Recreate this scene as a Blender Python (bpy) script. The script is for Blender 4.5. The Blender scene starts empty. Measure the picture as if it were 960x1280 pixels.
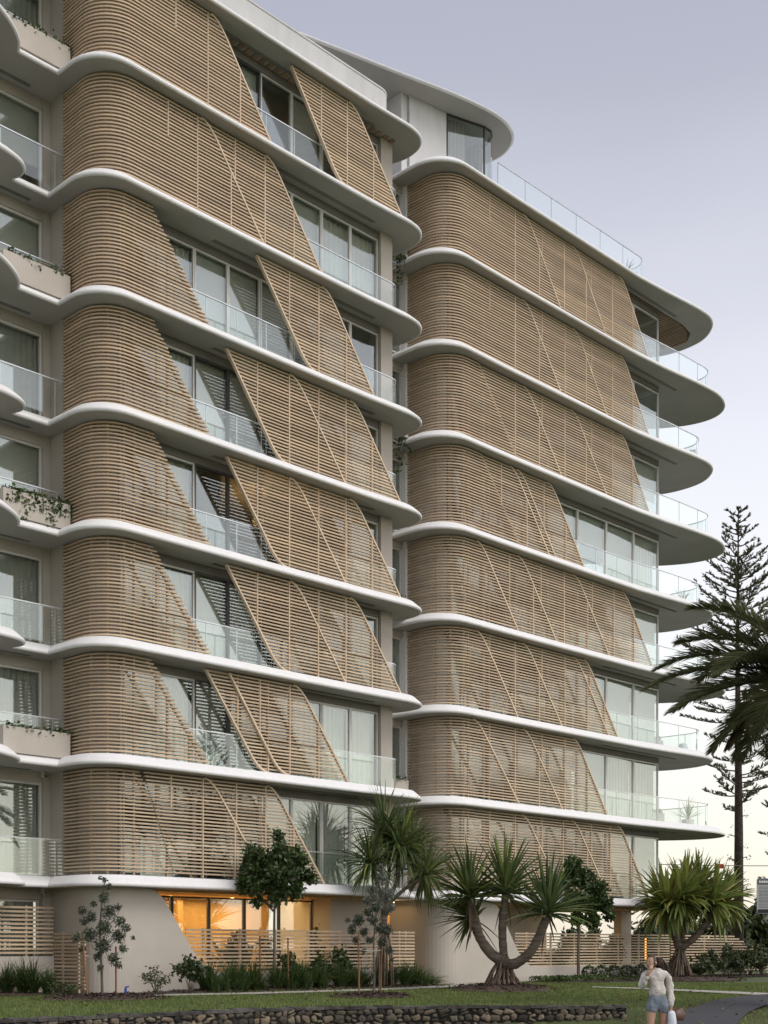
import bpy, math, random
from mathutils import Vector, Matrix
random.seed(7)
R = math.radians
# ------------------------------------------------------------------ camera, sky, sun, exposure
scn = bpy.context.scene
C = scn.collection
F, HX, HY, ZC, CV = 1655.0, 480.0, 1186.0, 1.23, -30.28
YAW = R(45.762)
FW = (math.sin(YAW), math.cos(YAW)); RT = (math.cos(YAW), -math.sin(YAW))
cam = bpy.data.cameras.new('camera'); co = bpy.data.objects.new('camera', cam); C.objects.link(co)
co.location = (0, CV, ZC); co.rotation_euler = (R(90), 0, -YAW)
cam.sensor_fit = 'HORIZONTAL'; cam.sensor_width = 36; cam.lens = 36*F/960
cam.shift_y = (HY-640)/960; cam.clip_end = 5000; cam.clip_start = .1
scn.camera = co
SUN_AZ = Vector((.16, -.98)).normalized(); SUN_EL = R(53)
SUN_DIR = Vector((SUN_AZ.x*math.cos(SUN_EL), SUN_AZ.y*math.cos(SUN_EL), math.sin(SUN_EL)))
w = bpy.data.worlds.new('World'); scn.world = w; w.use_nodes = True
nt = w.node_tree; nt.nodes.clear()
def N(t, **k):
    n = nt.nodes.new(t)
    for a, b in k.items(): setattr(n, a, b)
    return n
out = N('ShaderNodeOutputWorld'); add = N('ShaderNodeAddShader')
sky = N('ShaderNodeTexSky'); sky.sky_type = 'NISHITA'; sky.sun_disc = False
sky.sun_elevation = SUN_EL; sky.sun_rotation = math.atan2(SUN_AZ.x, SUN_AZ.y); sky.air_density = 1.0; sky.dust_density = 2.0
bg1 = N('ShaderNodeBackground'); bg1.inputs[1].default_value = .05
nt.links.new(sky.outputs[0], bg1.inputs[0])
tc = N('ShaderNodeTexCoord'); nrm = N('ShaderNodeVectorMath', operation='NORMALIZE'); sp = N('ShaderNodeSeparateXYZ')
nt.links.new(tc.outputs['Generated'], nrm.inputs[0]); nt.links.new(nrm.outputs[0], sp.inputs[0])
cmap = N('ShaderNodeMapping'); cmap.inputs['Scale'].default_value = (2.2, 2.2, 9); cn = N('ShaderNodeTexNoise'); cn.inputs['Scale'].default_value = 1.6; cn.inputs['Detail'].default_value = 5
nt.links.new(nrm.outputs[0], cmap.inputs[0]); nt.links.new(cmap.outputs[0], cn.inputs['Vector'])
cz = N('ShaderNodeMath', operation='MULTIPLY_ADD'); cz.inputs[1].default_value = .055; nt.links.new(cn.outputs[0], cz.inputs[0])
cs = N('ShaderNodeMath', operation='SUBTRACT'); cs.inputs[1].default_value = .0275; nt.links.new(sp.outputs[2], cs.inputs[0]); nt.links.new(cs.outputs[0], cz.inputs[2])
ramp = N('ShaderNodeValToRGB'); nt.links.new(cz.outputs[0], ramp.inputs[0])
def rstops(r, stops):
    el = r.color_ramp.elements
    while len(el) > 1: el.remove(el[0])
    el[0].position = stops[0][0]; el[0].color = (*stops[0][1], 1)
    for p, c in stops[1:]:
        e = el.new(p); e.color = (*c, 1)
rstops(ramp, [(0, (1.0, .90, .73)), (.08, (1.03, .95, .82)), (.17, (1.03, .975, .90)), (.27, (1.0, .97, .955)),
              (.36, (.91, .885, .91)), (.45, (.71, .69, .735)), (.54, (.51, .50, .545)), (.75, (.33, .34, .42)), (1, (.25, .27, .35))])
dot = N('ShaderNodeVectorMath', operation='DOT_PRODUCT'); nt.links.new(nrm.outputs[0], dot.inputs[0])
dot.inputs[1].default_value = Vector((.64, -.75, .14)).normalized()   # dusk glow low over the sea side
mr = N('ShaderNodeMapRange'); mr.inputs[1].default_value = .35; mr.inputs[2].default_value = 1; mr.inputs[3].default_value = 1; mr.inputs[4].default_value = 1.9
mr.interpolation_type = 'SMOOTHSTEP'
nt.links.new(dot.outputs['Value'], mr.inputs[0])
bg2 = N('ShaderNodeBackground'); nt.links.new(ramp.outputs[0], bg2.inputs[0])
mul = N('ShaderNodeMath', operation='MULTIPLY'); mul.inputs[1].default_value = .86
nt.links.new(mr.outputs[0], mul.inputs[0]); nt.links.new(mul.outputs[0], bg2.inputs[1])
nt.links.new(bg1.outputs[0], add.inputs[0]); nt.links.new(bg2.outputs[0], add.inputs[1]); nt.links.new(add.outputs[0], out.inputs[0])
sl = bpy.data.lights.new('sun', 'SUN'); so = bpy.data.objects.new('sun', sl); C.objects.link(so)
sl.energy = 1.6; sl.angle = R(33); sl.color = (1, .93, .84)
so.rotation_euler = SUN_DIR.to_track_quat('Z', 'Y').to_euler(); so.location = (20, -60, 30)
scn.view_settings.view_transform = 'Standard'; scn.view_settings.look = 'None'
scn.view_settings.exposure = 0.0; scn.view_settings.gamma = 1
try:
    scn.cycles.transparent_max_bounces = 24; scn.cycles.max_bounces = 8
except Exception: pass

# ------------------------------------------------------------------ helpers
def at(px, py, Y):
    s = (px-HX)/F
    return Vector((Y*(RT[0]*s+FW[0]), CV+Y*(RT[1]*s+FW[1]), ZC+(HY-py)/F*Y))
def camxy(X, Y): return (X*RT[0]+Y*FW[0], CV+X*RT[1]+Y*FW[1])
def tocam(u, v):
    dv = v-CV
    return (u*RT[0]+dv*RT[1], u*FW[0]+dv*FW[1])
def zk(k): return ZC+(1.572+(k-2)-(.038 if k == 1 else 0))*3.2
TH = .33
class MB:
    def __init__(s): s.v = []; s.f = []
    def add(s, vs, fs):
        o = len(s.v); s.v += [tuple(p) for p in vs]; s.f += [tuple(i+o for i in f) for f in fs]
    def box(s, x0, x1, y0, y1, z0, z1):
        s.add([(x0,y0,z0),(x1,y0,z0),(x1,y1,z0),(x0,y1,z0),(x0,y0,z1),(x1,y0,z1),(x1,y1,z1),(x0,y1,z1)],
              [(0,3,2,1),(4,5,6,7),(0,1,5,4),(1,2,6,5),(2,3,7,6),(3,0,4,7)])
    def prism(s, poly, z0, z1):                       # plan polygon, counter-clockwise
        n = len(poly)
        s.add([(x,y,z0) for x,y in poly]+[(x,y,z1) for x,y in poly],
              [tuple(range(n-1,-1,-1)), tuple(range(n,2*n))]+[(i,(i+1)%n,(i+1)%n+n,i+n) for i in range(n)])
    def wallpoly(s, poly, v0, v1):                    # polygon in (u,z), extruded along v
        n = len(poly)
        s.add([(x,v0,z) for x,z in poly]+[(x,v1,z) for x,z in poly],
              [tuple(range(n)), tuple(range(2*n-1,n-1,-1))]+[((i+1)%n,i,i+n,(i+1)%n+n) for i in range(n)])
    def tube(s, pts, rads, n=6, cap=True):
        pts = [Vector(p) for p in pts]
        if not hasattr(rads, '__len__'): rads = [rads]*len(pts)
        ref = Vector((.13, .27, 1)).normalized(); vs = []; m = len(pts)
        for i, p in enumerate(pts):
            t = (pts[min(i+1, m-1)]-pts[max(i-1, 0)])
            t = t.normalized() if t.length > 1e-9 else Vector((0, 0, 1))
            a = t.cross(ref)
            if a.length < .05: a = t.cross(Vector((1, 0, 0)))
            a.normalize(); b = t.cross(a)
            for j in range(n):
                q = 2*math.pi*j/n; vs.append(p+(a*math.cos(q)+b*math.sin(q))*rads[i])
        fs = [(i*n+j, i*n+(j+1)%n, (i+1)*n+(j+1)%n, (i+1)*n+j) for i in range(m-1) for j in range(n)]
        if cap: fs += [tuple(range(n-1, -1, -1)), tuple(range((m-1)*n, m*n))]
        s.add(vs, fs)
    def sheet(s, path, z0, z1, th):                   # vertical curved wall along a plan polyline, thickness to its left
        n = len(path); L = offset_open(path, th)
        vs = [(x,y,z0) for x,y in path]+[(x,y,z1) for x,y in path]+[(x,y,z0) for x,y in L]+[(x,y,z1) for x,y in L]
        fs = []
        for i in range(n-1):
            fs += [(i,i+1,n+i+1,n+i), (2*n+i+1,2*n+i,3*n+i,3*n+i+1), (n+i,n+i+1,3*n+i+1,3*n+i), (i+1,i,2*n+i,2*n+i+1)]
        fs += [(0,n,3*n,2*n), (n-1,3*n-1,4*n-1,2*n-1)]
        s.add(vs, fs)
    def build(s, name, mat, parent=None, smooth=False, loc=None):
        me = bpy.data.meshes.new(name); me.from_pydata(s.v, [], s.f)
        if mat: me.materials.append(mat)
        if smooth:
            me.polygons.foreach_set('use_smooth', [True]*len(me.polygons))
        me.update()
        o = bpy.data.objects.new(name, me); C.objects.link(o)
        if parent: o.parent = parent
        if loc: o.location = loc
        return o
def offset_open(path, d):
    n = len(path); r = []
    for i in range(n):
        a = path[max(i-1, 0)]; b = path[min(i+1, n-1)]
        tx, ty = b[0]-a[0], b[1]-a[1]; l = math.hypot(tx, ty) or 1
        r.append((path[i][0]-ty/l*d, path[i][1]+tx/l*d))
    return r
def offset_closed(poly, d):                           # inward for counter-clockwise
    n = len(poly); r = []
    for i in range(n):
        p0, p, p2 = poly[i-1], poly[i], poly[(i+1) % n]
        e1 = Vector((p[0]-p0[0], p[1]-p0[1])).normalized(); e2 = Vector((p2[0]-p[0], p2[1]-p[1])).normalized()
        n1 = Vector((-e1.y, e1.x)); n2 = Vector((-e2.y, e2.x)); b = (n1+n2)
        k = d/max(.3, (1+n1.dot(n2)))
        r.append((p[0]+b.x*k, p[1]+b.y*k))
    return r
def arc(cx, cy, r, a0, a1, n=8): return [(cx+r*math.cos(R(a0+(a1-a0)*i/n)), cy+r*math.sin(R(a0+(a1-a0)*i/n))) for i in range(n+1)]
def catmull(P, n=6):
    r = []
    for i in range(len(P)-1):
        p0, p1, p2, p3 = P[max(i-1, 0)], P[i], P[i+1], P[min(i+2, len(P)-1)]
        for j in range(n):
            t = j/n
            r.append(tuple(.5*(2*b+(c-a)*t+(2*a-5*b+4*c-d)*t*t+(3*b-a-3*c+d)*t**3) for a, b, c, d in zip(p0, p1, p2, p3)))
    return r+[tuple(P[-1])]
def tag(o, label=None, cat=None, group=None, kind=None):
    if label: o['label'] = label
    if cat: o['category'] = cat
    if group: o['group'] = group
    if kind: o['kind'] = kind
    return o
def thing(name, loc, label, cat, group=None, rz=0):
    o = bpy.data.objects.new(name, None); C.objects.link(o); o.location = loc; o.rotation_euler = (0, 0, rz)
    return tag(o, label, cat, group)
def copy_tree(o, parent=None):
    c = o.copy(); C.objects.link(c)
    if parent: c.parent = parent
    for ch in list(o.children): copy_tree(ch, c)
    return c
# ---- materials
def newmat(name):
    m = bpy.data.materials.new(name); m.use_nodes = True
    return m, m.node_tree, m.node_tree.nodes['Principled BSDF']
def mat(name, col, rough=.7, var=.12, scale=3., bump=0., bscale=40., col2=None, stretch=(1,1,1), island=0., metal=0., coords='Object', spec=.5, hue=None):
    m, t, b = newmat(name); L = t.links
    b.inputs['Roughness'].default_value = rough; b.inputs['Metallic'].default_value = metal
    b.inputs['Specular IOR Level'].default_value = spec
    tcn = t.nodes.new('ShaderNodeTexCoord'); mp = t.nodes.new('ShaderNodeMapping'); mp.inputs['Scale'].default_value = stretch
    L.new(tcn.outputs[coords], mp.inputs[0])
    nz = t.nodes.new('ShaderNodeTexNoise'); nz.inputs['Scale'].default_value = scale; nz.inputs['Detail'].default_value = 6
    L.new(mp.outputs[0], nz.inputs['Vector'])
    rp = t.nodes.new('ShaderNodeValToRGB'); c2 = col2 or tuple(x*(1-2*var) for x in col)
    rp.color_ramp.elements[0].position = .3; rp.color_ramp.elements[0].color = (*c2, 1)
    rp.color_ramp.elements[1].position = .7; rp.color_ramp.elements[1].color = (*(tuple(x*(1+var) for x in col) if not col2 else col), 1)
    L.new(nz.outputs[0], rp.inputs[0]); o = rp.outputs[0]
    if island:
        g = t.nodes.new('ShaderNodeNewGeometry'); hs = t.nodes.new('ShaderNodeHueSaturation')
        m1 = t.nodes.new('ShaderNodeMapRange'); m1.inputs[3].default_value = 1-island; m1.inputs[4].default_value = 1+island
        L.new(g.outputs['Random Per Island'], m1.inputs[0]); L.new(m1.outputs[0], hs.inputs['Value']); L.new(o, hs.inputs['Color'])
        m2 = t.nodes.new('ShaderNodeMapRange'); hv_ = island*.05 if hue is None else hue; m2.inputs[3].default_value = .5-hv_; m2.inputs[4].default_value = .5+hv_
        mm = t.nodes.new('ShaderNodeMath'); mm.operation = 'FRACT'; mk = t.nodes.new('ShaderNodeMath'); mk.operation = 'MULTIPLY'; mk.inputs[1].default_value = 7.31
        L.new(g.outputs['Random Per Island'], mk.inputs[0]); L.new(mk.outputs[0], mm.inputs[0]); L.new(mm.outputs[0], m2.inputs[0]); L.new(m2.outputs[0], hs.inputs['Hue'])
        o = hs.outputs[0]
    L.new(o, b.inputs['Base Color'])
    if bump:
        n2 = t.nodes.new('ShaderNodeTexNoise'); n2.inputs['Scale'].default_value = bscale; n2.inputs['Detail'].default_value = 5
        L.new(mp.outputs[0], n2.inputs['Vector'])
        bp = t.nodes.new('ShaderNodeBump'); bp.inputs['Strength'].default_value = bump; bp.inputs['Distance'].default_value = .02
        L.new(n2.outputs[0], bp.inputs['Height']); L.new(bp.outputs[0], b.inputs['Normal'])
    return m
def leafmat(name, col, col2, island=.35, trans=.25, rough=.45, scale=1.5):
    m = mat(name, col, rough, scale=scale, col2=col2, island=island, spec=.4)
    t = m.node_tree; b = t.nodes['Principled BSDF']; L = t.links
    src = b.inputs['Base Color'].links[0].from_socket
    tr = t.nodes.new('ShaderNodeBsdfTranslucent'); L.new(src, tr.inputs[0])
    mx = t.nodes.new('ShaderNodeMixShader'); mx.inputs[0].default_value = trans
    L.new(b.outputs[0], mx.inputs[1]); L.new(tr.outputs[0], mx.inputs[2])
    L.new(mx.outputs[0], t.nodes['Material Output'].inputs[0])
    return m
def glassmat(name, tint, ior, minr=.0, rough=.0):
    m, t, b = newmat(name); L = t.links; t.nodes.remove(b)
    tr = t.nodes.new('ShaderNodeBsdfTransparent'); tr.inputs[0].default_value = (*tint, 1)
    gl = t.nodes.new('ShaderNodeBsdfGlossy'); gl.inputs['Roughness'].default_value = rough; gl.inputs[0].default_value = (.94, .98, .96, 1)
    lw = t.nodes.new('ShaderNodeLayerWeight'); lw.inputs[0].default_value = .5
    fr = t.nodes.new('ShaderNodeMath'); fr.operation = 'POWER'; fr.inputs[1].default_value = 5; L.new(lw.outputs['Facing'], fr.inputs[0])
    r0 = ((ior-1)/(ior+1))**2+minr
    ma = t.nodes.new('ShaderNodeMath'); ma.operation = 'MULTIPLY_ADD'; ma.inputs[1].default_value = 1-r0; ma.inputs[2].default_value = r0; ma.use_clamp = True
    mx = t.nodes.new('ShaderNodeMixShader')
    L.new(fr.outputs[0], ma.inputs[0]); L.new(ma.outputs[0], mx.inputs[0]); L.new(tr.outputs[0], mx.inputs[1]); L.new(gl.outputs[0], mx.inputs[2])
    L.new(mx.outputs[0], t.nodes['Material Output'].inputs[0])
    return m
def emat(name, col, s):
    m, t, b = newmat(name)
    b.inputs['Emission Color'].default_value = (*col, 1); b.inputs['Emission Strength'].default_value = s; b.inputs['Base Color'].default_value = (*col, 1)
    return m
M = {
 'white': mat('white_render', (.79, .79, .80), .65, .03, 2.2, .06, 50, stretch=(2.4, 2.4, .35), col2=(.745, .74, .73)),
 'head': mat('bulkhead_shade', (.20, .19, .175), .8, .05, 2), 'tile': mat('balcony_shade_tile', (.14, .13, .12), .6, .1, 3),  # greyish head and dark tile deepen the recess shade behind the screens by colour
 'parapet': mat('parapet_shade_grey', (.56, .56, .56), .7, .05, 1.2, .05, 60, stretch=(2, 2, .5)),  # greyer than the slab white: dimmer light at roof level put into the colour
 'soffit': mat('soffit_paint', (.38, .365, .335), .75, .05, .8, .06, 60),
 'beige': mat('beige_render', (.50, .455, .40), .8, .05, .8, .12, 90),
 'taupe': mat('taupe_render', (.44, .395, .345), .8, .06, .8, .12, 90),
 'slat': mat('timber_slat', (.56, .43, .295), .6, .10, 1.3, .05, 30, stretch=(.6, .6, 9), island=.17, hue=.006),
 'trim': mat('timber_trim', (.66, .53, .38), .55, .08, 2.0, island=.05),
 'batten': mat('dark_batten', (.34, .235, .15), .6, .1, 2, island=.15), 'lining': mat('dark_lining', (.07, .055, .045), .8, .1, 2),
 'alu': mat('window_aluminium', (.62, .61, .58), .4, .03, 2),
 'dark': mat('dark_frame', (.055, .055, .055), .4, .1, 2),
 'steel': mat('rail_steel', (.55, .57, .58), .35, .05, 3, metal=.6),
 'glass': glassmat('window_glass', (.885, .91, .90), 1.8, .04),
 'bglass': glassmat('balustrade_glass', (.955, .978, .972), 1.5, .03),
 'sheer': mat('sheer_curtain', (.66, .64, .56), .9, .04, 1.2),
 'blind': mat('roller_blind', (.52, .51, .45), .9, .03, 1.2),
 'drape': mat('grey_drape', (.48, .48, .44), .9, .06, 1.2),
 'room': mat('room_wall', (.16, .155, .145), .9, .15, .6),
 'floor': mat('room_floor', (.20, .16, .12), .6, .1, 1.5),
 'ply': mat('lobby_timber', (.56, .34, .13), .5, .12, 1.5, stretch=(1, 1, .2)),
 'vent': mat('vent_metal', (.16, .16, .155), .6, .1, 3),
 'lit': emat('lamp_glow', (1, .68, .30), 10), 'amber': emat('amber_strip', (1, .42, .03), 2.2),
 'stone': mat('wall_stone', (.17, .135, .09), .8, scale=2.5, col2=(.035, .032, .029), bump=.9, bscale=26, island=.8, hue=.012),
 'mortar': mat('wall_mortar', (.016, .015, .014), .95, .3, 8, .5, 30),
 'cap': mat('wall_capstone', (.075, .068, .062), .9, .3, 6, .6, 20, island=.5),
 'lawn': mat('lawn_soil', (.085, .105, .034), .95, .25, .55, .6, 30, col2=(.05, .07, .022)),
 'blade': leafmat('grass_blade', (.195, .240, .068), (.12, .17, .046), .4, .3, .6, .6),
 'dryblade': leafmat('dry_grass_blade', (.25, .22, .10), (.13, .145, .05), .4, .3, .6, 1.2),
 'mulch': mat('bark_mulch', (.075, .045, .032), .95, scale=9, col2=(.022, .014, .011), bump=.8, bscale=18, island=.5),
 'asphalt': mat('asphalt', (.062, .062, .070), .9, .2, 25, .5, 160),
 'concrete': mat('path_concrete', (.42, .40, .36), .9, .12, 3, .3, 60),
 'bark': mat('grey_bark', (.17, .145, .115), .9, scale=7, col2=(.075, .06, .05), bump=.8, bscale=14, stretch=(1, 1, .35)),
 'pbark': mat('pandanus_bark', (.20, .165, .125), .9, scale=4, col2=(.07, .052, .042), bump=.9, bscale=10, stretch=(.5, .5, 3)),
 'root': mat('stilt_root', (.26, .20, .14), .9, scale=6, col2=(.11, .08, .058), bump=.5, bscale=20, island=.3),
 'npbark': mat('pine_bark', (.075, .055, .042), .95, scale=5, col2=(.03, .022, .018), bump=.8, bscale=12),
 'stake': mat('hardwood_stake', (.28, .13, .065), .8, .15, 5, .3, 30, stretch=(1, 1, .2)),
 'pand': leafmat('pandanus_leaf', (.15, .19, .070), (.070, .11, .045), .45, .32, .4, 1.2),
 'pandb': leafmat('bright_pandanus_leaf', (.25, .29, .075), (.12, .17, .045), .5, .25, .35, .9),
 'pandy': leafmat('yellow_tipped_leaf', (.30, .27, .075), (.15, .16, .045), .4, .2, .5, 2),
 'fig': leafmat('fig_leaf', (.080, .120, .036), (.036, .064, .021), .5, .2, .4, 2),
 'sap': leafmat('banksia_leaf', (.125, .145, .098), (.058, .072, .050), .45, .15, .5, 2),
 'silver': leafmat('silver_leaf', (.23, .25, .20), (.11, .125, .10), .4, .15, .55, 2),
 'pine': leafmat('pine_foliage', (.17, .175, .095), (.085, .095, .055), .4, .35, .6, 1),
 'palm': leafmat('palm_frond', (.23, .24, .125), (.125, .14, .07), .45, .42, .4, 1),
 'dry': leafmat('dry_frond', (.20, .145, .085), (.085, .058, .035), .4, .1, .7, 1),
 'strap': leafmat('strap_leaf', (.095, .145, .038), (.040, .072, .020), .45, .25, .45, 2),
 'shrub': leafmat('shrub_leaf', (.080, .105, .038), (.036, .052, .020), .5, .15, .4, 2),
 'ivy': leafmat('ivy_leaf', (.085, .125, .036), (.034, .060, .020), .5, .2, .4, 2),
 'skin': mat('skin', (.46, .275, .19), .55, .05, 9), 'hair': mat('brown_hair', (.055, .032, .021), .5, .2, 12),
 'knit': mat('cream_knit', (.62, .58, .54), .95, .08, 9, 1.0, 16), 'denim': mat('blue_denim', (.22, .26, .31), .95, .22, 9, .7, 45),
 'leather': mat('brown_leather', (.14, .085, .06), .5, .15, 12), 'towel': mat('pale_towel', (.66, .70, .76), .95, .06, 14, .3, 90),
 'eye': mat('eye', (.03, .025, .02), .3, .05), 'lip': mat('lip', (.36, .12, .10), .5, .05),
 'signgrey': mat('sign_grey', (.42, .43, .44), .5, .03, 3), 'signdark': mat('sign_header', (.10, .11, .125), .5, .05, 3),
 'signtxt': mat('sign_text', (.16, .165, .17), .6, .02, 3), 'signwhite': mat('sign_white_text', (.75, .76, .77), .6, .02, 3), 'signblack': mat('sign_black', (.012, .012, .014), .5, .02, 3),
 'red': mat('red_cloth', (.50, .05, .03), .8, .1, 6), 'blue': mat('blue_plastic', (.02, .06, .28), .4, .05, 6),
 'pot': mat('white_pot', (.62, .60, .57), .7, .05, 3), 'ceramic': mat('pale_blue_ceramic', (.45, .56, .60), .35, .08, 6),
 'cush': mat('outdoor_fabric', (.58, .55, .50), .9, .05, 6), 'wire': mat('cable', (.22, .21, .19), .8, .05, 2),
}
# ------------------------------------------------------------------ terrain
WALL = [(-14, 17.5), (-9, 21.2), (-6.64, 22.95), (-4.30, 25.3), (-2.7, 27.0), (-1.36, 28.05), (0, 28.45), (2, 28.6), (4.16, 28.65), (5.35, 28.7)]
def wallY(X):
    for (a, ya), (b, yb) in zip(WALL, WALL[1:]):
        if X <= b or (b, yb) == WALL[-1]: return ya+(yb-ya)*(X-a)/(b-a)
def sm(a, b, x):
    t = max(0, min(1, (x-a)/(b-a))); return t*t*(3-2*t)
def gz(u, v):
    X, Y = tocam(u, v)
    low = -.62+.10*sm(-6, 3, X) if Y < wallY(min(X, 5.35))+.16 else 0.
    ramp_ = -.52*(1-sm(20.5, 33, Y))
    k = sm(4.7, 5.9, X)
    if low == 0 and k < 1:
        return ramp_*k if Y > 28 else ramp_*k
    return low*(1-k)+ramp_*k
def terrain():
    mb = MB(); xs = [-1800, -400, -120, -50, -30, -20] + [-15+.5*i for i in range(67)] + [22, 30, 50, 120, 400, 1800]
    ys = [-1500, -300, -60, -10, 5, 12, 16] + [18+.35*i for i in range(48)] + [36, 40, 46, 55, 70, 100, 200, 500, 1500, 3000]
    nx = len(xs); vs = []
    for Y in ys:
        for X in xs:
            u, v = camxy(X, Y); vs.append((u, v, gz(u, v)-.02 if 10 < Y < 60 else (0-.03 if Y >= 60 else -.6)))
    mb.add(vs, [(j*nx+i, j*nx+i+1, (j+1)*nx+i+1, (j+1)*nx+i) for j in range(len(ys)-1) for i in range(nx-1)])
    return tag(mb.build('ground', M['lawn'], smooth=True), kind='structure')
terrain()
def ribbon(name, L, Rr, m, dz, kind='structure'):    # strip between two plan polylines draped on the terrain
    mb = MB(); n = len(L); K = 5; vs = []
    for a, b in zip(L, Rr):
        for k in range(K+1):
            t = k/K; u = a[0]+(b[0]-a[0])*t; v = a[1]+(b[1]-a[1])*t; vs.append((u, v, gz(u, v)+dz))
    mb.add(vs, [(i*(K+1)+k, i*(K+1)+k+1, (i+1)*(K+1)+k+1, (i+1)*(K+1)+k) for i in range(n-1) for k in range(K)])
    return tag(mb.build(name, m), kind=kind)
def px0(x, y, zz=0.):
    Y = F*(ZC-zz)/(y-HY); return camxy((x-HX)/F*Y, Y)
# concrete garden path along the planting bed
A_ = catmull([(17.5, -2.0), (20.56, -1.1), (23.65, -1.75), (29.17, -1.75), (33.0, -.9), (35.2, .4)], 8)
B_ = offset_open(A_, -1.15)
ribbon('footpath', A_, B_, M['concrete'], .012)
A2 = catmull([px0(960+120, 1249), px0(960, 1242), px0(900, 1239.4), px0(845, 1237.2), px0(790, 1235.2), px0(740, 1233.8)], 6)
B2 = catmull([px0(960+120, 1254), px0(960, 1245.4), px0(900, 1242), px0(845, 1239.2), px0(790, 1236.6), px0(740, 1234.8)], 6)
ribbon('footpath', B2, A2, M['concrete'], .02)
# asphalt path curving up from the lower right
def on_ground(x, y):
    s = (x-HX)/F; Y = 14.
    while Y < 60:
        u, v = camxy(s*Y, Y)
        if ZC+(HY-y)/F*Y <= gz(u, v): return (u, v)
        Y += .02
    return camxy(s*60, 60)
top = [(770, 1330), (805, 1300), (847, 1268), (864, 1262), (893, 1252), (927, 1246.5), (960, 1243.8), (1010, 1241), (1100, 1238)]
bot = [(905, 1345), (905, 1305), (925, 1277), (937, 1266), (947, 1261.5), (960, 1257.5), (985, 1253.5), (1030, 1249), (1120, 1244)]
ribbon('asphalt_path', catmull([on_ground(*p) for p in bot], 4), catmull([on_ground(*p) for p in top], 4), M['asphalt'], .03)

# ------------------------------------------------------------------ the building
B = thing('apartment_building', (28, 4, 0), 'pale apartment building of curved white floor slabs wrapped in slanting timber slat screens', 'building')
BI = Matrix.Translation((-28, -4, 0))
def part(mb, name, m, parent=None, smooth=False):
    if parent is None:
        mb.v = [(x-28, y-4, z) for x, y, z in mb.v]; parent = B
    else: mb.v = [(x-28, y-4, z) for x, y, z in mb.v]
    return mb.build(name, m, parent, smooth)
PROFILE = [(.07, 0), (.02, .012), (0, .04), (0, .075), (.018, .105), (.07, .155), (.14, .215), (.21, .275), (.28, .33)]
def slab(poly, z, name='floor_slab', profile=PROFILE, top=None):
    mb = MB(); n = len(poly); rings = [offset_closed(poly, d) for d, _ in profile]; m = len(profile)
    vs = [(x, y, z+dz) for rg, (d, dz) in zip(rings, profile) for x, y in rg]
    fs = [(j*n+i, j*n+(i+1) % n, (j+1)*n+(i+1) % n, (j+1)*n+i) for j in range(m-1) for i in range(n)]
    fs += [tuple(range(n-1, -1, -1)), tuple((m-1)*n+i for i in range(n))]
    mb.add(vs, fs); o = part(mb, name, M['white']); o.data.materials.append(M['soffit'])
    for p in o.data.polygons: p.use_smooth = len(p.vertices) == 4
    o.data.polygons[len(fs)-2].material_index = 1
    try: o.data.set_sharp_from_angle(angle=R(38))
    except Exception: pass
    return o
def left_outline(k):
    if k % 2 == 0:
        lobe = catmull([(8, -.35), (14, -.35), (16.2, -.15), (17.5, .55), (18.13, .95), (18.55, 1.35), (18.76, 1.72)], 6)
        notch = [(18.80, 1.745), (19.40, 1.745), (19.95, 1.745)]
    else:
        lobe = catmull([(8, .6), (14, .7), (16.5, .95), (17.9, 1.15), (18.55, 1.33), (18.88, 1.62), (18.97, 1.95), (18.90, 2.22)], 6)
        notch = [(18.93, 2.26), (19.45, 2.26), (19.95, 2.26)]
    front = [(19.96, 1.5)]+arc(21.2, 1.24, 1.24, 180, 270, 10)+[(24, 0), (28, 0)]
    if k == 1: tip = catmull([(31.2, 0), (32.2, .0), (32.85, .25), (33.2, .75), (33.3, 1.5), (33.2, 2.4)], 6)
    else: tip = catmull([(30.5, -.01), (31.8, -.06), (32.5, -.06), (33.0, .09), (33.38, .48), (33.52, 1.1), (33.42, 1.75), (33.15, 2.45)], 6)
    return lobe+notch+front+tip+[(33.1, 6), (33.1, 12), (20, 12), (8, 12)]
def right_outline(k):
    left = [(34.0, 12), (34.0, 6), (34.0, 2.0)]+arc(35.4, 1.4, 1.4, 180, 270, 10)+[(38, .02), (42, 0), (46, -.02)]
    if k == 1: end = catmull([(47.2, 0), (48.4, .05), (49.0, .4), (49.3, 1.0), (49.35, 2.0)], 5)
    elif k % 2: end = catmull([(48, -.16), (50, -.34), (51.1, -.31), (51.9, .02), (52.6, .7), (52.97, 1.5), (53.05, 2.6), (52.75, 3.6), (51.8, 4.7), (50.4, 5.8)], 6)
    else: end = catmull([(48, -.14), (50, -.33), (51.6, -.37), (52.7, -.1), (53.45, .4), (53.85, 1.1), (53.9, 1.9), (53.62, 2.8), (52.9, 3.9), (51.6, 5.0), (50.3, 6)], 6)
    return left+end+[(49.6, 8), (49.6, 12)]
for k in range(1, 10):
    slab(left_outline(k), zk(k)); slab(right_outline(k), zk(k))
# roof canopy over the penthouse and a far piece of roof
RPROF = [(.10, 0), (.02, .02), (0, .05), (.02, .08), (.3, .14)]
slab(catmull([(27.6, 3.2), (29.04, 2.81), (31.21, 2.20), (33.52, 1.58), (35.43, 1.04), (36.81, .74), (37.85, .63), (38.6, .74), (39.2, 1.03), (39.64, 1.57), (39.85, 2.38), (39.6, 3.6), (38.6, 6), (36, 8.5)], 5)+[(34, 11), (26, 11)], zk(10)-.05, 'roof_canopy', RPROF)
slab(catmull([(22, 2.2), (26, 2.75), (27.4, 2.85), (27.8, 2.95), (28.1, 3.2), (28.0, 3.8)], 5)+[(26, 9), (22, 9)], zk(10)+.02, 'roof_canopy', RPROF)
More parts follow.
